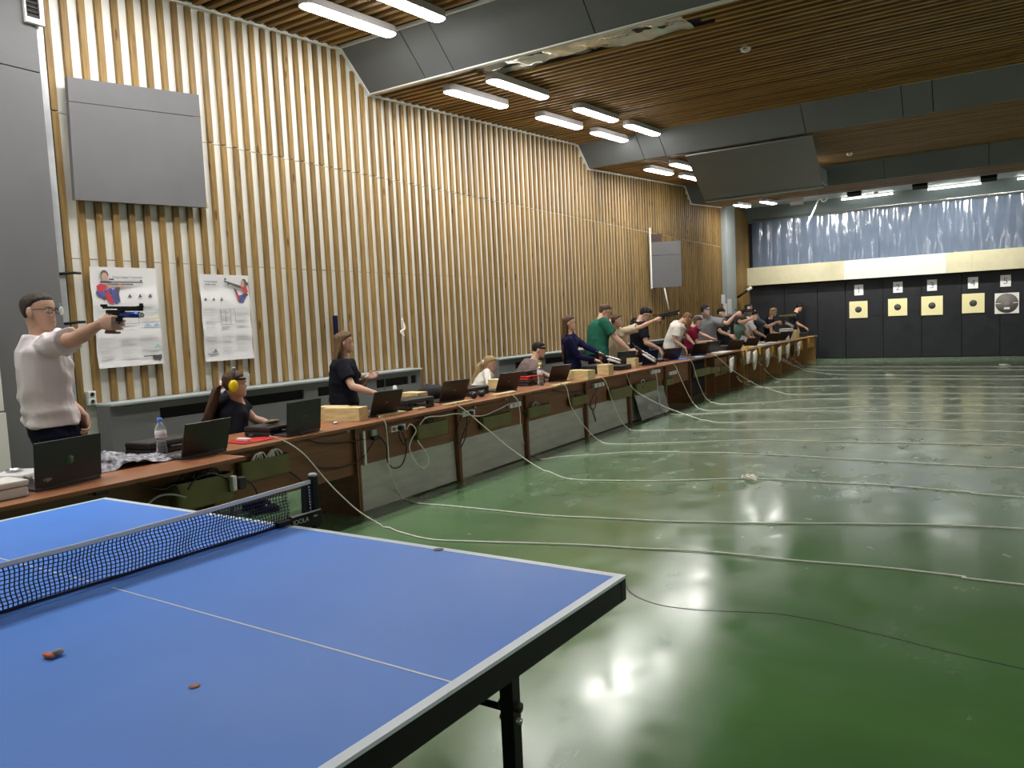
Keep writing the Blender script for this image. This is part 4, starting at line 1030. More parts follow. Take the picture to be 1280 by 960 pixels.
# ------------------------------------------------------------------ laptops
def laptop(px, py, dx, dy, lab, W=.36, D=.25, Hs=.235, yaw=0, tilt=18, lid='laptop_black', X=None, z=ZT, logo=None, base=True, grp='open laptops along the firing line'):
    """px,py: pixel of the middle of the hinge (bottom of the lid)."""
    p = PZ(px, py, z+.012)
    if X is not None: p = PXZ(px, X, z+.012)
    t = thing('laptop', lab, 'laptop', (p.x, p.y, z), math.radians(yaw), grp)
    # local: keyboard towards -X (the shooter's side), lid back faces +X, width along Y
    b = MB().bbox(-D, 0, -W/2, W/2, 0, .018, .004).build('base', 'laptop_key', t, False)
    MB().box(-D+.09, -.02, -W/2+.02, W/2-.02, .018, .0195).build('keyboard', 'black_plastic', b, False)
    a = math.radians(tilt); R = Matrix.Translation((0, 0, .018)) @ Matrix.Rotation(a, 4, 'Y')
    l = MB().bbox(-.006, .006, -W/2, W/2, 0, Hs, .003, R).build('lid', lid, t, False)
    MB().box(-.0072, -.006, -W/2+.012, W/2-.012, .015, Hs-.01, R).build('screen', 'screen_dark', l, False)
    MB().tube([R @ Vector((0, -W*.42, 0)), R @ Vector((0, W*.42, 0))], .007, 8).build('hinge', 'laptop_key', t, False)
    TM_ = R @ basis((0, 1, 0), (0, 0, 1), (1, 0, 0), (.0066, 0, Hs*.5))
    if logo == 'hp':
        MB().lathe([(.026, 0), (.026, .0008)], 28).build('logo_disc', 'dark_green_print', l, False).matrix_local = TM_
        text(l, 'hp', .036, 'laptop_black', TM_ @ Matrix.Translation((0, .003, .0014)) @ Matrix(((1, .25, 0, 0), (0, 1, 0, 0), (0, 0, 1, 0), (0, 0, 0, 1))), .0006, 'logo')
        text(l, 'V@K', .022, 'grey_print', R @ basis((0, 1, 0), (0, 0, 1), (1, 0, 0), (.0068, -W*.33, .035)), .0004, 'scribble')
    elif logo:
        text(l, logo, .016, 'cable_grey', TM_, .0004, 'logo')
    return t
laptop(87, 606, 0, 0, 'nearest black laptop with a round green logo and white scribble on the lid', W=.38, Hs=.235, yaw=8, tilt=5, X=-3.29, logo='hp')
laptop(256, 570, 0, 0, 'black laptop right of the tall water bottle, in front of the girl in earmuffs', W=.36, Hs=.215, yaw=5, tilt=16, X=-3.37, lid='laptop_brown', logo=None)
laptop(380, 542, 0, 0, 'wide black laptop right of the girl with earmuffs, small grey brand word on its lid', W=.36, Hs=.235, yaw=5, tilt=6, X=-3.46, logo='ASUS')
laptop(480, 518, 0, 0, 'black laptop in front of the standing girl, tilted far back', W=.33, Hs=.22, yaw=-6, tilt=22, X=-3.60, logo='ASUS')
laptop(565, 501, 0, 0, 'brownish laptop beside the dark bag, left of the small blond girl', W=.34, Hs=.22, yaw=-12, tilt=24, X=-3.66, lid='laptop_brown', logo='ASUS')
laptop(633, 488, 0, 0, 'brownish laptop right of the blond girl', W=.34, Hs=.21, yaw=-12, tilt=24, X=-3.68, lid='laptop_brown', logo='ASUS')
laptop(697, 475, 0, 0, 'dark laptop in front of the girl in the navy jacket', W=.34, Hs=.21, yaw=-16, tilt=26, X=-3.72, lid='laptop_brown')
laptop(783, 462, 0, 0, 'black laptop behind the silver pistol of the man in green', W=.36, Hs=.24, yaw=-25, tilt=5, X=-3.74)
laptop(812, 456, 0, 0, 'laptop with dark blue lid beside the boy in black', W=.34, Hs=.22, yaw=-20, tilt=12, X=-3.62, lid='jacket_navy')
laptop(838, 452, 0, 0, 'brown-black laptop before the long-haired girl', W=.36, Hs=.22, yaw=-30, tilt=30, X=-3.72, lid='laptop_brown')
laptop(873, 446, 0, 0, 'brown laptop with its lid leaning back, before the child in maroon', W=.36, Hs=.24, yaw=-35, tilt=32, X=-3.70, lid='laptop_brown')
laptop(890, 441, 0, 0, 'dark laptop before the boy in the grey shirt', W=.34, Hs=.22, yaw=-30, tilt=15, X=-3.66, lid='laptop_brown')
laptop(917, 437, 0, 0, 'brown laptop before the shooter in charcoal', W=.38, Hs=.22, yaw=-35, tilt=34, X=-3.6, lid='laptop_brown', z=.735)
laptop(938, 434, 0, 0, 'laptop before the child in sage green', W=.36, Hs=.22, yaw=-35, tilt=36, X=-3.6, z=.735, lid='laptop_brown')
laptop(964, 430, 0, 0, 'black laptop lid raised before the girl in the black vest', W=.4, Hs=.24, yaw=-40, tilt=30, X=-3.62, z=.735)
laptop(980, 427, 0, 0, 'black laptop beside the spotting scope', W=.4, Hs=.24, yaw=-40, tilt=30, X=-3.62, z=.735)

# ------------------------------------------------------------------ pine blocks, cases, bottles
def block(px, py, X, w_, d_, h, yaw, lab, z=ZT, cham=0, cap=False):
    p = PXZ(px, X, z)
    t = thing('pine_block', lab, 'block', (p.x, p.y, z), math.radians(yaw), 'pine blocks on the desks')
    mb = MB()
    if cham: mb.prism([(-w_/2, 0), (w_/2, 0), (w_/2, h), (-w_/2+cham, h)], 1, -d_/2, d_/2)
    else: mb.bbox(-w_/2, w_/2, -d_/2, d_/2, 0, h, .004)
    mb.build('block', 'pine_block', t, False)
    return t
# local X is the block's long side (across the desk), Y its depth
block(433, 526, -3.70, .34, .14, .115, 12, 'front pine block on the desk between the two black laptops')
block(417, 515, -3.93, .26, .13, .11, 10, 'rear pine block behind the front one, beside the standing girl')
block(518, 504, -3.86, .24, .14, .13, -5, 'squared pine block beside the black pistol case of the standing girl')
block(622, 490, -4.0, .18, .14, .11, 0, 'small pine block by the blond girl')
block(723, 474, -3.56, .42, .16, .12, -10, 'long pine block with one slanted end', cham=.10)
block(757, 470, -3.50, .17, .16, .145, 0, 'upright cube-like pine block nearest the pointing pistols')
block(791, 460, -3.66, .14, .14, .15, 0, 'pine block behind the silver pistol')
block(993, 424, -3.56, .2, .3, .24, 0, 'pine block at the far end beside the white box', z=.735)
block(520, 498, -3.6, .14, .12, .02, 0, 'thin pine offcut in front of the square block')
def case(px, X, w_, d_, h, yaw, lab, z=ZT, m_='black_plastic', latch=True, name='pistol_case', handle=True):
    p = PXZ(px, X, z)
    t = thing(name, lab, 'case', (p.x, p.y, z), math.radians(yaw), 'pistol cases on the desks')
    MB().bbox(-w_/2, w_/2, -d_/2, d_/2, 0, h*.47, .012).build('lower_shell', m_, t, False)
    MB().bbox(-w_/2, w_/2, -d_/2, d_/2, h*.52, h, .014).build('upper_shell', m_, t, False)
    MB().bbox(-w_/2+.006, w_/2-.006, -d_/2+.006, d_/2-.006, h*.4, h*.6, .003).build('seam', 'black_metal' if m_ != 'white_plastic' else 'cable_grey', t, False)
    for s_ in (-.3, .3): MB().bbox(w_/2, w_/2+.006, d_*s_-.02, d_*s_+.02, h*.3, h*.7, .002).build('latch', 'cable_grey' if m_ == 'white_plastic' else 'black_metal', t, False)
    if handle: MB().tube(catmull([(w_/2, -.05, h*.5), (w_/2+.03, -.04, h*.5), (w_/2+.03, .04, h*.5), (w_/2, .05, h*.5)], 4), .008, 6).build('handle', m_, t, False)
    return t
case(205, -3.86, .24, .42, .085, 8, 'black pistol case behind the tall water bottle')
case(342, -3.72, .26, .34, .075, 5, 'black pistol case left of the wide laptop, a pistol grip on it')
case(513, -3.72, .26, .40, .10, -5, 'thick black pistol case behind the standing girl\'s laptop')
case(590, -3.86, .22, .36, .09, 0, 'black case between the brown laptop and the blond girl')
case(660, -3.86, .26, .42, .07, 0, 'lowest black case of the stack at the boy\'s desk')
case(659, -3.86, .24, .38, .05, 3, 'middle case with a red edge in the stack at the boy\'s desk', z=ZT+.071, m_='red_plastic', handle=False)
case(659, -3.87, .22, .36, .06, -3, 'top black case of the stack at the boy\'s desk', z=ZT+.122)
case(746, -3.80, .3, .4, .12, 0, 'tall black case behind the upright pine block')
case(773, -3.75, .26, .4, .07, 0, 'black case beside the man in green')
case(823, -3.80, .24, .4, .05, 0, 'flat black case beside the boy in black')
case(902, -3.85, .26, .6, .09, 0, 'long black case before the shooter in charcoal')
case(947, -3.8, .24, .5, .05, 0, 'flat pale case before the person in white', m_='off_white', z=.735)
case(1003, -3.62, .24, .6, .12, 0, 'dark case at the very end of the firing line', z=.735)
case(24, -3.60, .22, .22, .07, 30, 'closed white pistol case with dark latches at the left edge', m_='white_plastic')
t = thing('white_container', 'white lidded plastic container at the left frame edge', 'container', tuple(PXZ(3, -3.30, ZT)))
MB().bbox(-.1, .1, -.16, .08, 0, .05, .01).build('tub', 'white_plastic', t, False); MB().bbox(-.105, .105, -.165, .085, .055, .085, .01).build('lid', 'off_white', t, False)
t = thing('tin_lid', 'round silvery tin lid lying on the white case', 'tin', tuple(PXZ(18, -3.62, ZT+.071)))
t.name = 'tin_lid'; MB().lathe([(.04, 0), (.042, .012), (.036, .014), (.034, .004)], 20).build('lid', 'steel', t, False)
def bottle(px, X, h, lab, cap, z=ZT):
    p = PXZ(px, X, z)
    t = thing('water_bottle', lab, 'bottle', p, 0, 'clear water bottles on the desks')
    k = h/.22
    MB().lathe([(.001, 0), (.027*k, 0), (.031*k, .008*k), (.030*k, .04*k), (.026*k, .075*k), (.030*k, .105*k), (.031*k, .15*k), (.024*k, .178*k), (.012*k, .195*k), (.012*k, .205*k)], 20).build('body', 'pet', t, False)
    MB().lathe([(.0305*k, .108*k), (.0318*k, .11*k), (.0318*k, .145*k), (.0305*k, .147*k)], 20).build('label_band', 'paper', t, False)
    MB().lathe([(.0305*k, .12*k), (.0322*k, .121*k), (.0322*k, .134*k), (.0305*k, .135*k)], 20).build('label_stripe', 'label_pink', t, False)
    MB().lathe([(.001, .222*k), (.014*k, .222*k), (.0145*k, .203*k), (.014*k, .2*k), (.001, .2*k)], 14).build('cap', cap, t, False)
bottle(203, -3.66, .245, 'tall clear water bottle with a blue cap beside the second laptop', 'blue_cap')
bottle(676, -3.62, .27, 'clear water bottle with a yellow cap beside the pistol cases', 'yellow_cap')
# red and white squeeze bottle on the standing girl's desk
t = thing('squeeze_bottle', 'small white and red bottle behind the standing girl\'s laptop', 'bottle', tuple(PXZ(495, -3.98, ZT+.0)))
MB().lathe([(.001, 0), (.04, 0), (.042, .06), (.03, .085), (.001, .09)], 14).build('body', 'red_plastic', t, False); MB().lathe([(.03, .085), (.034, .13), (.022, .155), (.02, .2), (.001, .21)], 14).build('top', 'white_plastic', t, False)
# dark bag
p = PXZ(540, -4.02, ZT)
t = thing('dark_bag', 'soft black bag on the desk beside the squared pine block', 'bag', p)
mb = MB(); mb.ell((0, 0, .07), .15, .17, .09, nu=18, nv=10)
for i, v_ in enumerate(mb.v): q = Vector(v_); mb.v[i] = tuple(q+Vector((0, 0, 1))*.02*noise.noise(q*14)+q.normalized()*.015*noise.noise(q*9))
mb.build('bag_body', 'black_cloth', t, False); MB().tube(catmull([(.08, .05, .12), (.14, .10, .14), (.17, .16, .03)], 4), .008, 6).build('strap', 'black_cloth', t, False)
# ear defenders lying on the desk (beside the second brown laptop)
def muffs(p, lab):
    t = thing('ear_defenders', lab, 'earmuffs', p)
    for s_ in (-1, 1): MB().ell((0, s_*.07, .035), .045, .03, .035).build('cup', 'black_plastic', t, False)
    MB().tube(catmull([(0, -.08, .04), (-.05, -.06, .05), (-.09, 0, .055), (-.05, .06, .05), (0, .08, .04)], 4), .008, 6).build('headband', 'black_plastic', t, False)
muffs(PXZ(597, -3.60, ZT), 'black ear defenders lying in front of the blond girl')
# things on the nearest desk: patterned scarf, yellow cord, small round tin
p = PXZ(140, -3.62, ZT)
t = thing('patterned_scarf', 'black and white patterned scarf crumpled on the desk behind the first laptop', 'scarf', p)
mb = MB(); V = []; F = []; n1, n2 = 30, 22
for i in range(n1+1):
    for j in range(n2+1):
        u, v_ = i/n1*2-1, j/n2*2-1
        hgt = .05*max(0, 1-(u*u+v_*v_)*.8)+.035*noise.noise(Vector((u*2.3, v_*2.6, 5)))+.02*noise.noise(Vector((u*6, v_*5, 1)))
        if u > .1: hgt *= .45
        V.append((v_*.19+.03*u, u*.34, max(.004, hgt*1.5+.012)))
for i in range(n1):
    for j in range(n2): q = i*(n2+1)+j; F.append((q, q+n2+1, q+n2+2, q+1))
mb.add(V, F, True).build('cloth', 'patterned_cloth', t, False)
solo(MB().tube(catmull([PZ(x, y, ZT+.006) for x, y in ((163, 573), (178, 571), (192, 570), (195, 572), (185, 576), (172, 577))], 4), .006, 6), 'yellow_cord', 'yellow_plastic', 'flat loop of yellow cord on the desk beside the scarf', 'cord')
solo(MB().lathe([(.001, .012), (.03, .012), (.032, 0), (.001, 0)], 18, PZ(174, 569, ZT+.002)), 'pellet_tin', 'black_plastic', 'small dark round tin lid by the yellow cord', 'tin', 'small round tins on the desks')
solo(MB().lathe([(.001, .018), (.026, .018), (.026, 0), (.001, 0)], 18, PZ(420, 530, ZT)), 'pellet_tin', 'steel', 'small silvery round tin in front of the front pine block', 'tin', 'small round tins on the desks')
solo(MB().lathe([(.001, .02), (.03, .02), (.03, 0), (.001, 0)], 18, PZ(316, 546, ZT)), 'pellet_tin', 'black_plastic', 'small black round tin by the pink cloth', 'tin', 'small round tins on the desks')
solo(MB().lathe([(.001, .03), (.022, .03), (.022, 0), (.001, 0)], 18, PZ(324, 543, ZT)), 'pellet_tin', 'steel', 'small bright tin at the seated girl\'s elbow', 'tin', 'small round tins on the desks')
# pink cloth with pale sticks
p = PZ(312, 551, ZT+.003); V = [(-.12, -.12, 0), (.09, -.13, 0), (.12, .0, 0), (.10, .2, 0), (-.02, .22, 0), (-.10, .05, 0)]
solo(MB().add([Vector(v_)+p for v_ in V]+[Vector(v_)+p+Vector((0, 0, .004)) for v_ in V], [tuple(range(5, -1, -1)), tuple(range(6, 12))]+[(i, (i+1) % 6, 6+(i+1) % 6, 6+i) for i in range(6)]), 'pink_cloth', 'red_plastic', 'flat red-pink cloth on the desk beside the girl\'s arm', 'cloth')
solo(MB().bbox(p.x-.06, p.x+.06, p.y-.07, p.y-.03, ZT+.008, ZT+.03, .005), 'folded_glove', 'label_pink', 'pale folded strip lying on the pink cloth', 'strip')
solo(MB().ell(PXZ(341, -3.70, ZT+.078)+Vector((0, 0, .018)), .03, .07, .018), 'pistol_grip', 'wood_grip', 'dark brown wooden grip lying on the black case', 'grip')
solo(MB().bbox(*[c for pr in ((-3.64, -3.52), (2.98, 3.28), (ZT, ZT+.018)) for c in pr], .003), 'wood_strip', 'pine_block', 'pale strip of wood in front of the fourth laptop', 'strip', 'pale wood strips under the laptops')
for i, (px, X) in enumerate(((592, -3.5), (650, -3.52), (722, -3.4))):
    c = PXZ(px-20, X, ZT)
    solo(MB().bbox(c.x-.04, c.x+.04, c.y-.2, c.y+.2, ZT, ZT+.016, .003), 'wood_strip', 'pine_block', ['pale strip of wood before the fifth laptop', 'pale strip of wood before the sixth laptop', 'pale strip of wood before the navy jacket girl\'s laptop'][i], 'strip', 'pale wood strips under the laptops')
# loose items among the far desks
solo(MB().bbox(-3.66, -3.5, 10.55, 10.85, ZT, ZT+.012, .003), 'blue_booklet', 'blue_cap', 'light blue booklet on the desk by the boy in black', 'booklet', 'blue booklets')
solo(MB().bbox(-3.55, -3.42, 11.25, 11.55, ZT, ZT+.012, .003), 'blue_booklet', 'ink_lightblue', 'pale blue booklet before the long-haired girl', 'booklet', 'blue booklets')
for i, (y_, m_) in enumerate(((12.5, 'paper'), (14.6, 'pine_block'), (15.5, 'paper'), (16.6, 'paper'))):
    solo(MB().bbox(-3.62, -3.36, y_, y_+.5, ZT, ZT+.02, .003), 'flat_folder', m_, ['white flat folder on the plain brown desk', 'tan board lying on the first light desk', 'white folder on the second light desk', 'white papers further along the light desks'][i], 'folder', 'folders on the far desks')
# spotting scope and white box near the far end
p = PXZ(985, -3.8, .735); q = PX(984, 395, -3.8)
t = thing('spotting_scope', 'spotting scope on a thin stand near the far end of the desks', 'scope', p)
MB().tube([p, Vector((p.x, p.y, q.z))], .02, 8).build('stand', 'black_metal', t); MB().lathe([(.12, 0), (.12, .015), (.03, .03)], 14, p).build('foot', 'black_metal', t)
MB().tube([Vector((p.x-.22, p.y-.0, q.z)), Vector((p.x+.02, p.y, q.z)), Vector((p.x+.22, p.y, q.z+.01))], [.03, .032, .045], 10).build('tube', 'olive', t)
p = PXZ(983, -3.62, .735)
t = thing('white_box', 'upright white box between the scope and the last shooter', 'box', p); MB().bbox(-.12, .12, -.25, .25, 0, .28, .006).build('body', 'paper', t, False); MB().bbox(-.125, .125, -.255, .255, .255, .30, .006).build('lid', 'off_white', t, False)
# ================================================================== PEOPLE
def fuse(mb, voxel, smooth=3, disp=0.0, seed=0):
    me = mb.mesh('tmp', None); o = bpy.data.objects.new('tmp', me); COL.objects.link(o)
    r = o.modifiers.new('r', 'REMESH'); r.mode = 'VOXEL'; r.voxel_size = voxel; r.use_smooth_shade = True
    if smooth: s_ = o.modifiers.new('s', 'SMOOTH'); s_.iterations = smooth; s_.factor = .5
    dg = bpy.context.evaluated_depsgraph_get(); dg.update()
    out = bpy.data.meshes.new_from_object(o.evaluated_get(dg))
    bpy.data.objects.remove(o); bpy.data.meshes.remove(me)
    n = len(out.vertices)
    if disp and n:
        co = np.empty(n*3); out.vertices.foreach_get('co', co); co = co.reshape(-1, 3)
        no = np.empty(n*3); out.vertices.foreach_get('normal', no); no = no.reshape(-1, 3)
        x, y, z = co[:, 0]+seed, co[:, 1]+seed*.7, co[:, 2]
        w1 = 1.3*np.sin(7*x+5*z)+1.1*np.sin(9*y-6*z+1)
        d = .5*np.sin(24*z+30*(x+y)+w1*2.2)+.5*np.sin(31*z-34*(x-y)+w1*1.9+2)+.4*np.sin(62*z+30*y+w1*3)
        d = np.where(d > 0, d**1.3 if False else np.abs(d), -np.abs(d)*.5)
        co = co+no*(disp*d)[:, None]; out.vertices.foreach_set('co', co.reshape(-1)); out.update()
    return out
def ring(c, ax, ay, rx, ry, n=20, p=2.4, fo=0.0):
    out = []
    for k in range(n):
        a = 2*pi*k/n; ca, sa = math.cos(a), math.sin(a)
        out.append(c+ax*(rx*math.copysign(abs(ca)**(2/p), ca))+ay*(ry*math.copysign(abs(sa)**(2/p), sa)+fo))
    return out
HP = dict(z=[0, .03, .09, .17, .25, .33, .42, .50, .58, .68, .78, .87, .94, .985, 1.0],
          f=[.30, .365, .39, .385, .378, .372, .362, .355, .365, .362, .335, .27, .18, .07, .0],
          b=[.10, .03, -.06, -.16, -.25, -.32, -.385, -.425, -.445, -.45, -.425, -.35, -.25, -.12, -.03],
          w=[.07, .13, .19, .235, .265, .285, .30, .312, .322, .325, .308, .255, .18, .09, .02])
def head_grid(fr, hh, grow=None, nz=34, na=44):
    """fr(x, y, z) maps head space (right, forward, up; unit = head height, chin at 0) to the world"""
    rings = []
    for k in range(nz):
        z = .5-.5*math.cos(pi*k/(nz-1)); z = .35*z+.65*k/(nz-1)
        F_, B_, W_ = (float(np.interp(z, HP['z'], HP[q])) for q in 'fbw')
        yc, ry = (F_+B_)/2, (F_-B_)/2; rg = []
        for i in range(na):
            a = 2*pi*i/na; ca, sa = math.cos(a), math.sin(a); p = 2.25
            x = W_*math.copysign(abs(ca)**(2/p), ca); y = yc+ry*math.copysign(abs(sa)**(2/p), sa)
            if sa > 0:
                g = lambda cx, cz, sx_, sz_: math.exp(-((abs(x)-cx)/sx_)**2-((z-cz)/sz_)**2)
                y += .105*math.exp(-(x/.042)**2)*(max(0, min(1, (.56-z)/.2)) if z > .36 else math.exp(-((z-.36)/.035)**2))
                y -= .050*g(.14, .50, .075, .05); y += .018*g(.12, .585, .10, .03)
                y += .022*math.exp(-(x/.10)**2-((z-.225)/.028)**2)+.016*math.exp(-(x/.09)**2-((z-.165)/.02)**2)-.010*math.exp(-(x/.10)**2-((z-.195)/.010)**2)
                y += .02*math.exp(-(x/.09)**2-((z-.06)/.05)**2)
            q = (x, y, z)
            if grow: q = grow(x, y, z, a)
            rg.append(fr(*q))
        rings.append(rg)
    return rings
def hand(mb, W_, d, n_, s_, curl, k, thumb=.5, point=False):
    d = d.normalized(); n_ = (n_-d*n_.dot(d)).normalized(); s_ = (s_-d*s_.dot(d)-n_*s_.dot(n_)).normalized()
    pl_ = .095*k
    mb.loft([ring(W_-d*.012*k, s_, n_, .026*k, .019*k, 14), ring(W_+d*.02*k, s_, n_, .033*k, .017*k, 14), ring(W_+d*pl_*.6, s_, n_, .041*k, .0155*k, 14), ring(W_+d*pl_, s_, n_, .040*k, .013*k, 14)])
    for i, (o_, L_) in enumerate(((.031, .94), (.0105, 1.04), (-.0105, .97), (-.030, .78))):
        p = W_+d*pl_*(1.0-.02*abs(i-1.2))+s_*o_*k; P = [p-d*.018*k, p]; ang = 0; cc = curl*(.35 if (point and i == 0) else 1)
        for seg, (l, da) in enumerate(((.043, 62), (.027, 80), (.022, 45))):
            ang += math.radians(da)*cc+math.radians(6)
            P.append(P[-1]+(d*math.cos(ang)+n_*math.sin(ang))*l*L_*k)
        mb.limb(P, [.0088*k, .0088*k, .0082*k, .0078*k, .0070*k], 8)
    p = W_+d*.022*k+s_*.026*k+n_*.006*k; q = p+(s_*.62+d*.70+n_*.35*thumb).normalized()*.042*k
    r_ = q+(d*.85+s_*.15*(1-thumb)+n_*.75*thumb).normalized()*.032*k; u = r_+(d*.8+n_*.7*thumb-s_*.2*thumb).normalized()*.026*k
    mb.limb([p, q, r_, u], [.014*k, .0115*k, .0100*k, .0085*k], 8)
def ik(S, W_, l1, l2, pole):
    v = W_-S; D = v.length; m = l1+l2
    if D > m*.995: k = D/(m*.995); l1 *= k; l2 *= k; m = l1+l2
    u = v.normalized(); a = (l1*l1-l2*l2+D*D)/(2*D); h = math.sqrt(max(0, l1*l1-a*a))
    p = (pole-u*pole.dot(u)).normalized()
    return S+u*a+p*h
UP = Vector((0, 0, 1))
def ang2(deg): a = math.radians(deg); return Vector((math.cos(a), math.sin(a), 0))
REACH = []
def person(lab, H, pelvis, neck, face, head, hyaw, hpitch=0, hroll=0, rw=None, lw=None, rpole=None, lpole=None, shirt='tee_white', sleeve='short', trousers='trousers_black',
           hair='short', hairmat='hair_brown', build=1.0, seated=False, fem=False, skin='skin', vox=.009, rhand=None, lhand=None, eyes=True, feet=None, loose=.012, folds=.0045, grp='people along the firing line', hem=-.03, extras=None, child=False):
    base = Vector((pelvis.x, pelvis.y, 0))
    t = thing('person', lab, 'person', base, 0, grp)
    k = H/1.75
    up = (neck-pelvis).normalized(); fd = ang2(face); fw = (fd-up*fd.dot(up)).normalized(); rt = fw.cross(up).normalized()
    Lt = (neck-pelvis).length
    bow = -fw*.02*k if not seated else -fw*.05*k
    def sp(u): return pelvis+(neck-pelvis)*u+bow*4*u*(1-u)
    wf = build*(.93 if fem else 1.0)
    prof = [(-.16, .080, .062, 0), (-.06, .097, .070, 0), (.06, .098, .070, 0), (.25, .084 if not fem else .076, .063, 0), (.45, .090, .066, .002), (.68, .100, .072, .006 if not fem else .012), (.85, .098, .062, .0), (.94, .064, .042, 0), (1.0, .040, .036, 0)]
    shw = (.098 if fem else .112)*H*build**.5
    Sh = {s_: neck-up*.035*H+rt*s_*shw-fw*.005*H for s_ in (1, -1)}
    for s_, wr, hd in ((1, rw, rhand), (-1, lw, lhand)):
        if hd and hd.get('point') and wr is not None and wr.z > neck.z-.25: Sh[s_] = Sh[s_]+up*(.002 if H > 1.8 else .018)*H+(wr-Sh[s_]).normalized()*.012*H
    body = MB()
    body.loft([ring(sp(u), rt, fw, a*H*wf, b*H*wf, fo=c*H) for u, a, b, c in prof])
    # neck and head
    hh = (.128 if not child else .142)*H
    hy = ang2(hyaw); cp, spz = math.cos(math.radians(hpitch)), math.sin(math.radians(hpitch))
    hf = hy*cp-UP*(-spz); hr = hy.cross(UP).normalized(); hu = hr.cross(hf).normalized()
    if hroll: R = Matrix.Rotation(math.radians(hroll), 3, hf); hr = R @ hr; hu = R @ hu
    O = head-hu*.5*hh                              # chin level origin on the head axis
    fr = lambda x, y, z: O+hr*(x*hh)+hf*(y*hh)+hu*(z*hh)
    body.limb([neck-up*.03*H, neck+(fr(0, -.12, .25)-neck)*.5, fr(0, -.14, .35)], [.040*H, .033*H if not fem else .029*H, .034*H if not fem else .030*H], 16)
    body.loft(head_grid(fr, hh))
    for s_ in (1, -1):
        M_ = Matrix((hr*s_, hf, hu)).transposed()
        body.ell(fr(s_*.345, -.05, .47), .045*hh, .09*hh, .145*hh, M_ @ Matrix.Rotation(.2, 3, 'Z'), 12, 8)
    # arms
    l1, l2 = .172*H, .150*H; arms = {}
    for s_, wr, pole, hd in ((1, rw, rpole, rhand), (-1, lw, lpole, lhand)):
        S = Sh[s_]
        if wr is None: wr = S-UP*(l1+l2)*.93+fw*.10*H+rt*s_*.03*H
        if pole is None: pole = -UP*.7-fw*.6+rt*s_*.4
        pole = Vector(pole)
        REACH.append((lab[:28], s_, round((wr-S).length/(l1+l2), 2)))
        if (wr-S).length > (l1+l2)*1.04: wr = S+(wr-S).normalized()*(l1+l2)*1.04
        E = ik(S, wr, l1, l2, pole); arms[s_] = (S, E, wr)
        ab = (.9 if fem else 1.0)*build**.5
        body.limb([neck-up*.050*H+rt*s_*.03*H, S], [.034*H*wf, .033*H*ab], 14)
        body.limb([S, S+(E-S)*.35, E-(E-S)*.15, E], [.034*H*ab, .030*H*ab, .0245*H*ab, .0235*H*ab])
        body.limb([E, E+(wr-E)*.28, E+(wr-E)*.8, wr], [.0235*H*ab, .0250*H*ab, .0165*H*ab, .0150*H*ab])
        hd = hd or {}
        dd = Vector(hd.get('d', (wr-E).normalized()*.8-UP*.2)); nn = Vector(hd.get('n', -rt*s_*.6-UP*.6)); ss = Vector(hd.get('s', fw*.5-rt*s_*.5))
        kk = k*(.95 if fem or child else 1.08)
        hand(body, wr+dd.normalized()*.006, dd, nn, ss, hd.get('curl', .35), kk, hd.get('thumb', .5), hd.get('point', False))
    # legs
    hipw = .052*H
    tr = MB(); shoe = []
    for s_ in (1, -1):
        hj = pelvis-up*.02*H+rt*s_*hipw
        if seated:
            kn = hj+fd*.235*H+rt*s_*.03*H; kn.z = max(hj.z-.02*H, .2); an = Vector((kn.x, kn.y, .045*H))-fd*.02*H
        else:
            an = Vector((pelvis.x, pelvis.y, .045*H))+rt*s_*(.065*H)-fd*.01*H
            if feet: an += Vector(feet)*s_
            kn = (hj+an)/2+fd*.015*H
        body.limb([hj, hj+(kn-hj)*.5, kn], [.055*H*wf, .046*H*wf, .034*H*wf]); body.limb([kn, kn+(an-kn)*.3, an], [.034*H*wf, .036*H*wf, .020*H*wf])
        body.limb([an, an-UP*.02*H+fd*.03*H, an-UP*.03*H+fd*.09*H], [.022*H, .02*H, .014*H], 10)
        tr.limb([hj, hj+(kn-hj)*.5, kn], [.066*H*wf, .056*H*wf, .045*H*wf]); tr.limb([kn, kn+(an-kn)*.35, an+UP*.015*H], [.045*H*wf, .046*H*wf, .034*H*wf])
        shoe.append((an, fd))
    bo = fuse(body, vox, 3); bo.materials.append(MATS[skin])
    def add(nm, me, m=None, lb=None):
        if m and not me.materials: me.materials.append(MATS[m])
        me.transform(Matrix.Translation(-base)); me.name = nm
        o = obj(nm, me, t)
        if lb: o['label'] = lb
        return o
    add('body', bo)
    tr.loft([ring(sp(u), rt, fw, a*H*wf+.012, b*H*wf+.012) for u, a, b in ((-.17, .082, .064), (-.06, .099, .072), (.06, .099, .071), (.16, .092, .068))])
    add('trousers', fuse(tr, vox*1.3, 3, folds*.8, seed=3), trousers)
    for an, f_ in shoe:
        sm = MB(); r_ = f_.cross(UP)
        sm.loft([ring(Vector((an.x, an.y, z_))+f_*.035*H, r_, f_, w_*H, l_*H, 18, 2.4) for z_, w_, l_ in ((.002, .024, .078), (.012*H, .026, .080), (.026*H, .025, .076), (.036*H, .022, .060))])
        sm.limb([an+UP*.01*H, an-UP*.012*H+f_*.01*H], [.026*H, .028*H], 12)
        sm.build('shoe', 'black_cloth', t)
    # shirt
    sh = MB(); L_ = loose
    rings = []
    for u, a, b, c in ((hem, .101, .074, 0), (.06, .102, .075, 0), (.25, .093 if not fem else .086, .071, 0), (.45, .096, .072, .002), (.68, .104, .076, .006 if not fem else .012), (.85, .103, .068, 0), (.94, .080, .056, 0), (1.0, .052, .046, 0)):
        rings.append(ring(sp(u), rt, fw, a*H*wf+L_, b*H*wf+L_, 24, fo=c*H))
    sh.loft(rings)
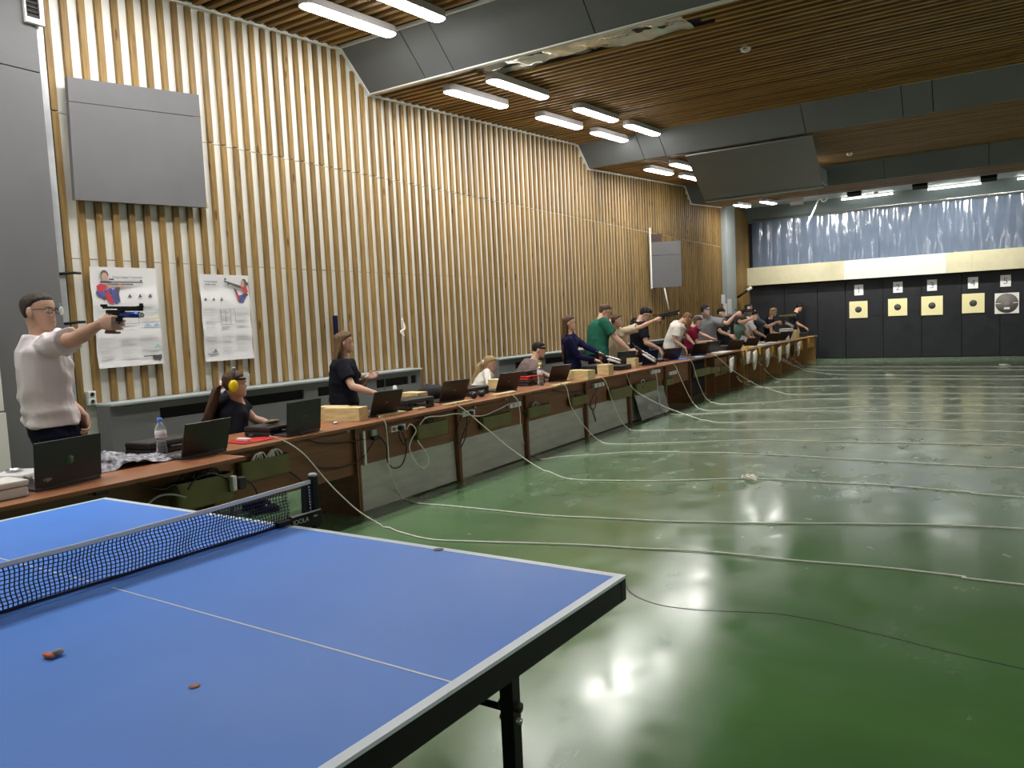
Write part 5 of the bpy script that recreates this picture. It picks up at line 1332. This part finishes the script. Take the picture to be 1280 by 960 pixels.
    for s_ in (1, -1):
        S, E, wr = arms[s_]; ab = (.9 if fem else 1.0)*build**.5
        sh.limb([neck-up*.042*H+rt*s_*.035*H, S], [.042*H*wf+L_*.4, .037*H*ab+L_*.4], 14)
        if sleeve == 'short': sh.tube([S-(E-S).normalized()*.01, S+(E-S)*.35, S+(E-S)*.70], [.036*H*ab+L_*.5, .036*H*ab+L_*.8, .034*H*ab+L_*1.1], 16)
        elif sleeve == 'long':
            sh.limb([S, S+(E-S)*.5, E], [.037*H*ab+L_*.4, .033*H*ab+L_*.5, .030*H*ab+L_*.4]); sh.tube([E, E+(wr-E)*.5, wr-(wr-E)*.06], [.030*H*ab+L_*.4, .026*H*ab+L_*.4, .019*H*ab+L_*.4], 14)
    add('shirt' if sleeve != 'long' else 'jacket', fuse(sh, vox*1.25, 2, folds, seed=H*3), shirt)
    # face parts
    if eyes:
        for s_ in (1, -1):
            e_ = MB().ell(fr(s_*.14, .312, .50), .047*hh, .047*hh, .040*hh, Matrix((hr, hf, hu)).transposed(), 12, 8); o = e_.build('eye', 'eye_white', t)
            MB().ell(fr(s_*.14, .348, .50)-base, .021*hh, .014*hh, .021*hh, Matrix((hr, hf, hu)).transposed(), 10, 6).build('iris', 'eye_dark', o, False)
            MB().tube([fr(s_*.06, .392, .575), fr(s_*.14, .385, .60), fr(s_*.225, .325, .58)], [.010*hh, .013*hh, .006*hh], 6).build('eyebrow', hairmat, t)
        MB().loft([[fr(x, y_+dy_, z_+dz_) for dy_, dz_ in ((.0, .014), (.012, .0), (.0, -.014), (-.02, 0))] for x, y_, z_ in ((-.095, .375, .195), (-.05, .395, .198), (0, .405, .197), (.05, .395, .198), (.095, .375, .195))]).build('lips', 'lip', t)
    # hair
    sd = random.random()*9
    def mask(x, y, z):
        line = .66+.14*max(0, min(1, (y+.02)/.25)) if y > .02 else (.50 if y > -.12 else .22+.0*y)
        if y <= .02 and y > -.12: line = .50+(.16)*max(0, (y+.12)/.14)-.0
        if y <= -.12: line = .50-.32*min(1, (-.12-y)/.16)
        return line
    thick = dict(short=.030, long=.06, pony=.04, curly=.09, bob=.07, cap=.05)[hair]
    def grow(x, y, z, a):
        m_ = (z-mask(x, y, z))/.06; m_ = max(-1, min(1, m_))
        nzv = noise.noise(Vector((x*9+sd, y*9, z*7)))
        r_ = (thick*(.75+.25*min(1, z))*(1 if hair != 'short' else (1.25-.9*max(0, y)/.36))+thick*.45*nzv) if m_ > 0 else 0
        g_ = (r_*m_+.012) if m_ > 0 else m_*.05
        c = Vector((0, -.04, .55)); v_ = Vector((x, y, z))-c; l = v_.length; v_ = v_*(1+g_/max(l, .1)); v_ += c
        st = .010*math.sin(a*40+z*3+3*nzv) if m_ > .3 else 0
        return (v_.x*(1+st), v_.y*(1+st), v_.z)
    hm = MB(); hm.loft(head_grid(fr, hh, grow, 40, 72))
    hg = UP                                            # hair hangs with gravity
    if hair in ('long', 'bob'):
        n_ = 36; Lh = {'long': .30*H, 'bob': .10*H}[hair]
        if isinstance(extras, dict) and 'hairlen' in extras: Lh = extras['hairlen']*H
        top = fr(0, -.13, .80); rg = []; veil = hpitch < -40
        steps = 12
        for q in range(steps+1):
            u = q/steps; drop = u*(Lh+.10*H)
            hb_ = Vector((hf.x, hf.y, 0)).normalized()
            if veil: c = head+hg*(.42*hh)-hg*drop*.8+hb_*(.10*hh)
            else: c = top-hg*drop-hb_*(.06*hh+.10*hh*math.sin(u*2))
            if u > .35 and not veil: c = c-fw*(.010*H)
            w_ = hh*(.33+.10*math.sin(min(1, u*2)*pi*.5)-.20*max(0, u-.5)); d_ = hh*(.30 if u < .3 else max(.12, .30-.28*(u-.3)/.5))
            if veil: w_, d_ = hh*(.26+.24*math.sin(min(1, u*2.5)*pi/2)-.12*max(0, u-.7)/.3), hh*(.2+.16*math.sin(min(1, u*2.5)*pi/2)-.15*max(0, u-.7)/.3)
            else: c = c-hb_*(0 if u < .3 else min(.12, (u-.3)*.3)*hh)
            R_ = []
            for i in range(n_):
                a = 2*pi*i/n_; rr_ = 1+.07*math.sin(a*9+q*.5+sd)+.05*math.sin(a*17-q*.3)
                R_.append(c+hr*(w_*rr_*math.cos(a))+hf*(d_*rr_*math.sin(a)*(.55 if math.sin(a) > 0 else 1)))
            rg.append(R_)
        hm.loft(rg)
    if hair == 'pony':
        pL = .19*H if not (isinstance(extras, dict) and 'hairlen' in extras) else extras['hairlen']*H
        p0 = fr(0, -.47, .50); hb_ = Vector((hf.x, hf.y, 0)).normalized(); P = [p0+hf*.03, p0-hf*.035-UP*.02, p0-hb_*.075-UP*pL*.35, p0-hb_*.10-fw*.02-UP*pL*.7, p0-hb_*.09-fw*.03-UP*pL]
        P = catmull(P, 4); m_ = len(P); rg = []
        for q, c in enumerate(P):
            u = q/(m_-1); w_ = hh*(.10+.16*(extras or {}).get('wide', 1.2)*math.sin(min(1, u*1.6)*pi*.55))*(1 if u < .75 else (1-(u-.75)*2.8))
            rg.append([c+hr*(w_*(1+.10*math.sin(i*2*pi/20*5+q*.4))*math.cos(2*pi*i/20))+hf*(w_*.55*math.sin(2*pi*i/20)) for i in range(20)])
        hm.loft(rg)
    ho = hm.build('hair', hairmat, t)
    if hair == 'pony':
        MB().lathe([(.02, -.012), (.034, -.010), (.036, .0), (.034, .010), (.02, .012)], 14, fr(0, -.50, .49)-base, Matrix((hr, hu, hf)).transposed()).build('hair_tie', 'label_pink', ho, False)
    info = dict(t=t, base=base, fr=fr, hh=hh, hr=hr, hf=hf, hu=hu, arms=arms, fw=fw, rt=rt, up=up, sp=sp, H=H, Sh=Sh)
    return info
def headband(I, m_, z=.66, th=.05):
    fr, hh = I['fr'], I['hh']; rg = []
    for z_, g_ in ((z-th, 1.07), (z-th*.2, 1.10), (z+th*.6, 1.10), (z+th, 1.07)):
        F_, B_, W_ = (float(np.interp(z_, HP['z'], HP[q])) for q in 'fbw'); yc, ry = (F_+B_)/2, (F_-B_)/2
        rg.append([fr(W_*g_*1.05*math.cos(2*pi*i/32), yc+ry*g_*1.03*math.sin(2*pi*i/32), z_) for i in range(32)])
    MB().loft(rg).build('headband', m_, I['t'])
def glasses(I, blinder=False):
    fr, hh, t = I['fr'], I['hh'], I['t']
    g = MB(); r_ = .012*hh if not blinder else .009*hh
    for s_ in (1, -1):
        g.tube([fr(s_*.345, -.04, .53), fr(s_*.33, .2, .545), fr(s_*.27, .40, .545)], r_, 6)
        g.tube([fr(s_*(.155+.115*math.cos(a)), .425-.02*abs(math.cos(a)), .50+.075*math.sin(a)) for a in np.linspace(0, 2*pi, 15)], r_, 6)
    g.tube([fr(-.05, .44, .52), fr(.05, .44, .52)], r_, 6); g.build('glasses', 'black_metal', t)
    if blinder:
        M_ = Matrix((I['hr'], I['hf'], I['hu'])).transposed()
        MB().ell(fr(-.17, .50, .50), .10*hh, .012*hh, .12*hh, M_, 14, 8).build('eye_blinder', 'white_plastic', t)
        MB().tube([fr(-.17, .49, .60), fr(-.17, .46, .72)], .008*hh, 6).build('blinder_arm', 'cable_grey', t)
def earmuffs(I, m_='yellow_plastic', who='x'):
    fr, hh = I['fr'], I['hh']; M_ = Matrix((I['hr'], I['hf'], I['hu'])).transposed()
    t = thing('earmuffs', who, 'earmuffs', fr(0, -.04, .5))
    for s_ in (1, -1):
        c = MB().ell(fr(s_*.42, -.04, .46), .13*hh, .18*hh, .235*hh, M_, 18, 12).build('cup', m_, t)
        MB().ell(fr(s_*.345, -.04, .46)-t.location, .055*hh, .15*hh, .19*hh, M_, 16, 8).build('cushion', 'black_plastic', c, False)
    b = MB(); b.tube([fr(.46*math.cos(a), -.04, .56+.56*math.sin(a)) for a in np.linspace(0, pi, 17)], .028*hh, 8); b.build('headband', 'black_plastic', t)
    MB().ell(fr(0, -.04, 1.12), .20*hh, .075*hh, .035*hh, M_, 14, 8).build('pad', 'cable_grey', t)
    return t
def pistol(p, aim, up, lab, style='black', L=.40):
    """p = centre of the fist, aim = muzzle direction"""
    a = Vector(aim).normalized(); u = Vector(up); u = (u-a*u.dot(a)).normalized(); s_ = a.cross(u)
    t = thing('air_pistol', lab, 'pistol', p, 0, 'air pistols')
    M_ = basis(a, s_*-1, u); k = L/.40
    bodym, tube_m = {'blue': ('black_metal', 'blue_tube'), 'silver': ('steel', 'white_plastic'), 'black': ('black_metal', 'black_metal')}[style]
    mb = MB(); mb.loft([[M_ @ Vector((x+dx, dy, z)) for dx, dy in ((-.024*w_, -.015), (.018*w_, -.018), (.028*w_, 0), (.018*w_, .018), (-.024*w_, .015), (-.032*w_, 0))] for x, z, w_ in ((-.035*k, -.060, 1.35), (-.03*k, -.048, 1.1), (-.012*k, -.02, .95), (.0, .02, 1.0), (-.01, .045, 1.2))])
    mb.bbox(-.055, .035, -.024, .022, -.068, -.056, .005, M_); mb.build('grip', 'wood_grip', t, False)
    fr_ = MB(); fr_.bbox(-.05*k, .10*k, -.014, .014, .035, .068, .004, M_); fr_.bbox(.03, .075, -.011, .011, -.0, .04, .004, M_); fr_.build('frame', 'black_metal', t, False)
    MB().tube([M_ @ Vector((.045+.022*math.cos(b_), 0, .012+.022*math.sin(b_))) for b_ in np.linspace(-pi, .4, 9)], .0035, 6).build('trigger_guard', 'black_metal', t, False)
    MB().bbox(.06*k, .275*k, -.0125, .0125, .062, .088, .004, M_).build('barrel', bodym, t, False)
    MB().bbox(-.085*k, .06*k, -.012, .012, .074, .088, .003, M_).build('receiver', 'black_metal', t, False)
    c = MB().tube([M_ @ Vector((x, 0, .040)) for x in (.085*k, .09*k, .255*k, .26*k)], [.010, .0165, .0165, .012], 14).build('air_cylinder', tube_m, t, False)
    MB().tube([M_ @ Vector((x, 0, .040)) for x in (.26*k, .278*k)], [.014, .014], 14).build('gauge', 'steel', c, False)
    fs = MB(); fs.bbox(.262*k, .285*k, -.006, .006, .086, .104, .002, M_); fs.bbox(.25*k, .285*k, -.012, .012, .084, .091, .002, M_); fs.build('front_sight', 'black_metal', t, False)
    MB().bbox(-.098*k, -.07*k, -.015, .015, .084, .100, .003, M_).build('rear_sight', 'black_metal', t, False)
    return t
def aim_arm(I, W_, s_=1):
    S, E, w_ = I['arms'][s_]; return (w_-E).normalized()
GUN = lambda d, nn=(0, 1, 0): dict(d=d, n=nn, s=(0, 0, 1), curl=1.0, thumb=.7, point=True)

# --- 1 the man in the white T-shirt, aiming
Xm = -4.30
P1 = person('man in a white T-shirt aiming a black and blue pistol, nearest of all', 1.83, PXZ(67, -4.28, .955), PX(52, 419, -4.26), 74, PX(50, 389, -4.25), 26, -1, 0,
            rw=PX(127, 404, -3.44), lw=PX(99, 513, -4.22), rpole=(0, -.3, -1), lpole=(-.8, .1, -.4), shirt='tee_white', trousers='trousers_navy', hair='short', hairmat='hair_grey', build=1.0, vox=.0046, folds=.009, loose=.018, hem=.05,
            rhand=dict(d=(1, .05, -.02), n=(0, 1, 0), s=(0, 0, 1), curl=.85, thumb=.7, point=True), lhand=dict(d=(.35, .1, -.8), n=(.2, -.9, 0), s=(.7, 0, .3), curl=.5))
glasses(P1, True)
S, E, W_ = P1['arms'][1]
pistol(W_+Vector((.085, .022, .005)), (1, .04, -.05), (0, 0, 1), 'black air pistol with a blue cylinder in the white T-shirt man\'s hand', 'blue', .38)

# --- 2 seated girl with yellow earmuffs
P2 = person('seated girl in a navy T-shirt with a brown ponytail, wearing yellow earmuffs', 1.60, Vector((-4.55, 1.98, .50)), PX(299, 500, -4.26), 66, PX(294, 480, -4.20), 48, -2, 0,
            rw=PX(321, 541, -3.95), lw=PX(332, 538, -4.1)+Vector((.0, .15, 0)), rpole=(-.1, -.3, -1), lpole=(-.3, .5, -1), shirt='tee_black', trousers='trousers_black', hair='pony', hairmat='hair_brown', fem=True, seated=True, vox=.008, extras=dict(hairlen=.23, wide=1.7), build=1.15,
            rhand=dict(d=(.8, .5, -.1), n=(0, 0, -1), s=(-.5, .8, 0), curl=.35), lhand=dict(d=(.8, .2, -.1), n=(0, 0, -1), s=(.3, -.8, 0), curl=.35))
earmuffs(P2, 'yellow_plastic', 'yellow earmuffs with a black band on the seated girl\'s head')
headband(P2, 'black_cloth', .70, .04)
MB().bbox(-.004, .004, -.05, .05, -.03, .03, .002, basis(P2['hf'], P2['hr'], P2['hu'], P2['fr'](.12, .52, .72))).build('eye_blinder', 'white_plastic', P2['t'])
# --- 3 standing girl in black
P3 = person('standing girl in a black T-shirt and pale trousers with long light brown hair', 1.53, PXZ(431, -4.38, .80), PX(430, 449, -4.38), 38, PX(431, 428, -4.36), 48, -2, 0,
            rw=PX(469, 491, -3.92), lw=PX(458, 472, -4.25), rpole=(-.3, -.6, -.6), lpole=(-.2, .6, -.7), shirt='tee_black', trousers='trousers_light', hair='long', hairmat='hair_lightbrown', fem=True, vox=.009, extras=dict(hairlen=.15), build=1.12, loose=.02,
            rhand=dict(d=(.8, .3, -.3), n=(0, 0, -1), s=(-.4, .8, 0), curl=.3), lhand=dict(d=(.4, .5, .1), n=(.6, 0, .3), s=(0, 0, 1), curl=.5))
# --- 4 small blond girl
P4 = person('small blond girl in a white top with a low ponytail, seated at the desk', 1.34, Vector((-4.45, 5.62, .48)), PX(612, 467, -4.36), 30, PX(613, 455, -4.34), 30, -14, 0,
            rw=PX(628, 487, -4.0), lw=PX(632, 486, -4.1)+Vector((0, .15, 0)), shirt='tee_cream', sleeve='long', hair='pony', hairmat='hair_blond', fem=True, seated=True, child=True, vox=.009, extras=dict(hairlen=.26, wide=2.0))
# --- 5 boy with headband
P5 = person('seated boy in a grey-brown T-shirt with a black headband', 1.62, Vector((-4.42, 6.80, .50)), PX(668, 450, -4.30), 55, PX(674, 437, -4.26), 30, -10, 0,
            rw=PX(680, 480, -4.0), lw=PX(690, 478, -4.0)+Vector((0, .2, 0)), shirt='tee_taupe', hair='short', hairmat='hair_dark', seated=True, vox=.009, build=1.05)
headband(P5, 'black_cloth', .64, .06)
# stools under the three seated children
for I, nm_ in ((P2, 'stool of the girl in yellow earmuffs'), (P4, 'stool of the small blond girl'), (P5, 'stool of the boy with the headband')):
    b = I['base']; zt = .40
    t = thing('stool', 'wooden '+nm_, 'stool', b, 0, 'stools behind the desks')
    MB().lathe([(.001, zt), (.16, zt), (.165, zt-.01), (.16, zt-.03), (.001, zt-.03)], 20).build('seat', 'pine_block', t, False)
    for a in range(4):
        c, s_ = math.cos(a*pi/2+.7), math.sin(a*pi/2+.7); MB().tube([(.15*c, .15*s_, 0), (.11*c, .11*s_, zt-.03)], .015, 8).build('leg', 'desk_mid', t, False)
# --- 6 girl in navy jacket
P6 = person('girl in a dark navy jacket and glasses with very long dark brown hair', 1.64, PXZ(716, -4.32, .86), PX(711, 417, -4.30), 26, PX(712, 404, -4.28), 26, 0, 0,
            rw=PX(744, 450, -3.95), lw=PX(711, 417, -4.30)+Vector((.44, .22, -.34)), rpole=(-.6, -.4, -1), shirt='jacket_navy', sleeve='long', trousers='jacket_navy', hair='long', hairmat='hair_brown', fem=True, extras=dict(hairlen=.27),
            rhand=dict(d=(.9, .2, -.25), n=(0, .2, -1), s=(-.2, .9, 0), curl=.7))
glasses(P6)
pistol(P6['arms'][1][2]+Vector((.08, .03, -.0)), (1, .0, -.30), (0, 0, 1), 'black and silver pistol held low by the girl in the navy jacket', 'silver', .44)
# --- 7 man in green
P7 = person('tall man in a dark green T-shirt and glasses pointing a pistol down', 1.79, PXZ(747, -4.26, .93), PX(750, 401, -4.26), 42, PX(757, 390, -4.20), 18, -22, 0,
            rw=PX(750, 401, -4.26)+Vector((.52, -.03, -.50)), lw=None, rpole=(-.2, -.7, -.7), shirt='tee_green', hair='short', hairmat='hair_brown', build=1.12, loose=.02,
            rhand=dict(d=(.9, 0, -.3), n=(0, 1, 0), s=(.3, 0, .9), curl=.95, point=True))
glasses(P7)
pistol(P7['arms'][1][2]+Vector((.085, .02, -.03)), (1, .0, -.62), (.4, 0, 1), 'silver pistol pointed down at the desk by the man in green', 'silver', .50)
# --- 8 beige T-shirt
P8 = person('girl in a beige T-shirt with brown hair tied up, aiming a black pistol level', 1.62, PXZ(774, -4.34, .86), PX(771, 411, -4.30), 82, PX(771, 401, -4.26), 28, 0, 0,
            rw=PX(771, 411, -4.30)+Vector((.67, .0, .12)), lw=None, rpole=(0, -.3, -1), shirt='tee_beige', hair='pony', hairmat='hair_brown', fem=True, loose=.025, extras=dict(hairlen=.04), rhand=dict(d=(1, 0, .05), n=(0, 1, 0), s=(0, 0, 1), curl=.95, point=True))
pistol(P8['arms'][1][2]+Vector((.085, .02, .0)), (1, .02, .14), (0, 0, 1), 'black pistol aimed level by the girl in beige', 'black', .46)
# --- 9 black T-shirt
P9 = person('dark-haired boy in a black T-shirt and glasses looking down at the desk', 1.74, PXZ(800, -4.42, .92), PX(799, 401, -4.36), 42, PX(807, 393, -4.26), 20, -38, 0,
            rw=PX(799, 401, -4.36)+Vector((.38, -.05, -.50)), lw=None, rpole=(-.2, -.6, -.5), shirt='tee_black', hair='curly', hairmat='hair_black', build=1.05, loose=.02,
            rhand=dict(d=(.5, 0, -.9), n=(-.6, 0, -.4), s=(0, 1, 0), curl=.3))
glasses(P9)
# --- 10 white T-shirt, long hair
P10 = person('girl in a loose white T-shirt bending over, long auburn hair hiding her face', 1.62, PXZ(838, -4.42, .86), PX(849, 403, -4.22), 22, PX(859, 398, -4.08), 15, -48, 0,
            rw=PX(849, 403, -4.22)+Vector((.16, -.14, -.50)), lw=PX(849, 403, -4.22)+Vector((.30, .12, -.50)), rpole=(-.9, -.4, -.4), lpole=(-.5, .5, -.5), shirt='tee_cream', hair='long', hairmat='hair_auburn', fem=True, extras=dict(hairlen=.15), loose=.03, build=1.1,
            rhand=dict(d=(.3, 0, -.9), n=(-.6, 0, -.4), s=(0, 1, 0), curl=.3), lhand=dict(d=(.3, 0, -.9), n=(-.6, 0, -.4), s=(0, -1, 0), curl=.3))
MB().box(-.06, .06, -.004, .004, -.05, .05, basis(P10['rt'], P10['fw'], P10['up'], P10['sp'](.62)+P10['fw']*.165+P10['rt']*.03)).build('printed_emblem', 'paper_dark', P10['t'])
# --- 11 maroon
P11 = person('short-haired child in a maroon T-shirt typing at a laptop', 1.56, PXZ(862, -4.40, .82), PX(866, 408, -4.30), 25, PX(872, 402, -4.22), 15, -28, 0,
             rw=PX(866, 408, -4.30)+Vector((.32, .02, -.32)), lw=PX(866, 408, -4.30)+Vector((.38, .17, -.28)), shirt='tee_maroon', hair='bob', hairmat='hair_brown', fem=True, extras=dict(hairlen=.0), rpole=(-.8, -.5, -.6))
# --- 12 grey shirt aiming
P12 = person('boy in a grey shirt with a blue headband aiming with an outstretched arm', 1.76, PXZ(884, -4.36, .92), PX(882, 396, -4.32), 80, PX(882, 388, -4.26), 15, 0, 0,
             rw=PX(882, 396, -4.32)+Vector((.66, .0, .03)), lw=None, rpole=(0, -.3, -1), shirt='tee_grey', hair='short', hairmat='hair_dark', build=1.1, loose=.03, vox=.011, rhand=dict(d=(1, 0, .05), n=(0, 1, 0), s=(0, 0, 1), curl=.95))
headband(P12, 'blue_cloth', .60, .07)
pistol(P12['arms'][1][2]+Vector((.085, .02, .0)), (1, .02, .03), (0, 0, 1), 'dark pistol aimed by the boy with the blue headband', 'black', .46)
# --- 13 charcoal, left-handed, facing the camera side
P13 = person('boy in a charcoal T-shirt with a white chest print aiming left-handed', 1.70, PXZ(908, -4.34, .88), PX(904, 399, -4.30), -62, PX(902, 391, -4.24), -8, 0, 0,
             lw=PX(904, 399, -4.30)+Vector((.66, -.02, -.02)), rw=PX(904, 399, -4.30)+Vector((.22, -.28, -.36)), lpole=(0, -.3, -1), rpole=(-.8, -.2, -.9), shirt='tee_charcoal', hair='short', hairmat='hair_black', build=1.1, loose=.03, vox=.011, lhand=dict(d=(1, 0, .05), n=(0, -1, 0), s=(0, 0, 1), curl=.95))
headband(P13, 'black_cloth', .70, .07)
o = MB(); M_ = basis(P13['rt'], P13['up'], P13['fw'], P13['sp'](.60)+P13['fw']*.172)
o.box(-.08, .06, -.07, .07, -.004, .004, M_); o.build('shirt_print', 'paper', P13['t']); MB().box(-.05, .03, -.13, -.07, -.004, .004, M_).build('shirt_print', 'ink_red', P13['t'], label='red patch of the print')
# --- 14 sage child
P14 = person('small child in a sage green T-shirt leaning on the desk below the aiming arms', 1.36, PXZ(915, -4.30, .72), PX(927, 407, -4.15), 20, PX(930, 401, -4.06), 10, -25, 0,
             rw=PX(927, 407, -4.15)+Vector((.24, -.02, -.34)), lw=PX(927, 407, -4.15)+Vector((.30, .12, -.32)), shirt='tee_sage', hair='short', hairmat='hair_brown', child=True, vox=.011)
# --- 15 white T-shirt far
P15 = person('person in a white T-shirt bending forward behind the child in sage green', 1.55, PXZ(930, -4.38, .82), PX(937, 399, -4.20), 25, PX(944, 394, -4.10), 10, -25, 0,
             rw=PX(937, 399, -4.20)+Vector((.36, 0, -.44)), lw=None, shirt='tee_white', hair='short', hairmat='hair_dark', vox=.011, build=1.1)
# --- 16 slate T-shirt
P16 = person('man in a slate blue T-shirt with ear defenders, arm stretched down to the right', 1.76, PXZ(946, -4.40, .93), PX(941, 394, -4.36), 60, PX(936, 385, -4.34), 20, -5, 0,
             rw=PX(941, 394, -4.36)+Vector((.62, 0, -.20)), lw=None, rpole=(0, -.4, -1), shirt='tee_slate', hair='short', hairmat='hair_grey', build=1.1, vox=.011, rhand=dict(d=(.9, 0, -.35), n=(0, 1, 0), s=(.3, 0, .9), curl=.95))
earmuffs(P16, 'white_plastic', 'pale ear defenders on the man in the slate blue T-shirt')
pistol(P16['arms'][1][2]+Vector((.08, .02, -.02)), (1, 0, -.55), (.4, 0, 1), 'silver pistol lowered by the man in the slate blue T-shirt', 'silver', .5)
# --- 17 black vest
P17 = person('fair-haired girl in a black sleeveless top with dark shooting glasses', 1.60, PXZ(960, -4.24, .85), PX(963, 398, -4.10), 20, PX(967, 390, -4.02), 5, -15, 0,
             rw=PX(976, 417, -3.80), lw=None, shirt='tee_black', sleeve='none', hair='bob', hairmat='hair_blond', fem=True, vox=.011, extras=dict(hairlen=.02))
glasses(P17)
# --- 18 last shooter
P18 = person('dark-haired boy in a black T-shirt, last shooter beside the black wall', 1.74, PXZ(991, -4.03, .92), PX(994, 392, -3.98), 15, PX(999, 385, -3.92), 8, -30, 0,
             rw=PX(994, 392, -3.98)+Vector((.28, -.05, -.42)), lw=None, shirt='tee_black', hair='curly', hairmat='hair_black', vox=.011)
print('REACH', REACH)
print('P18 y', P18['base'])
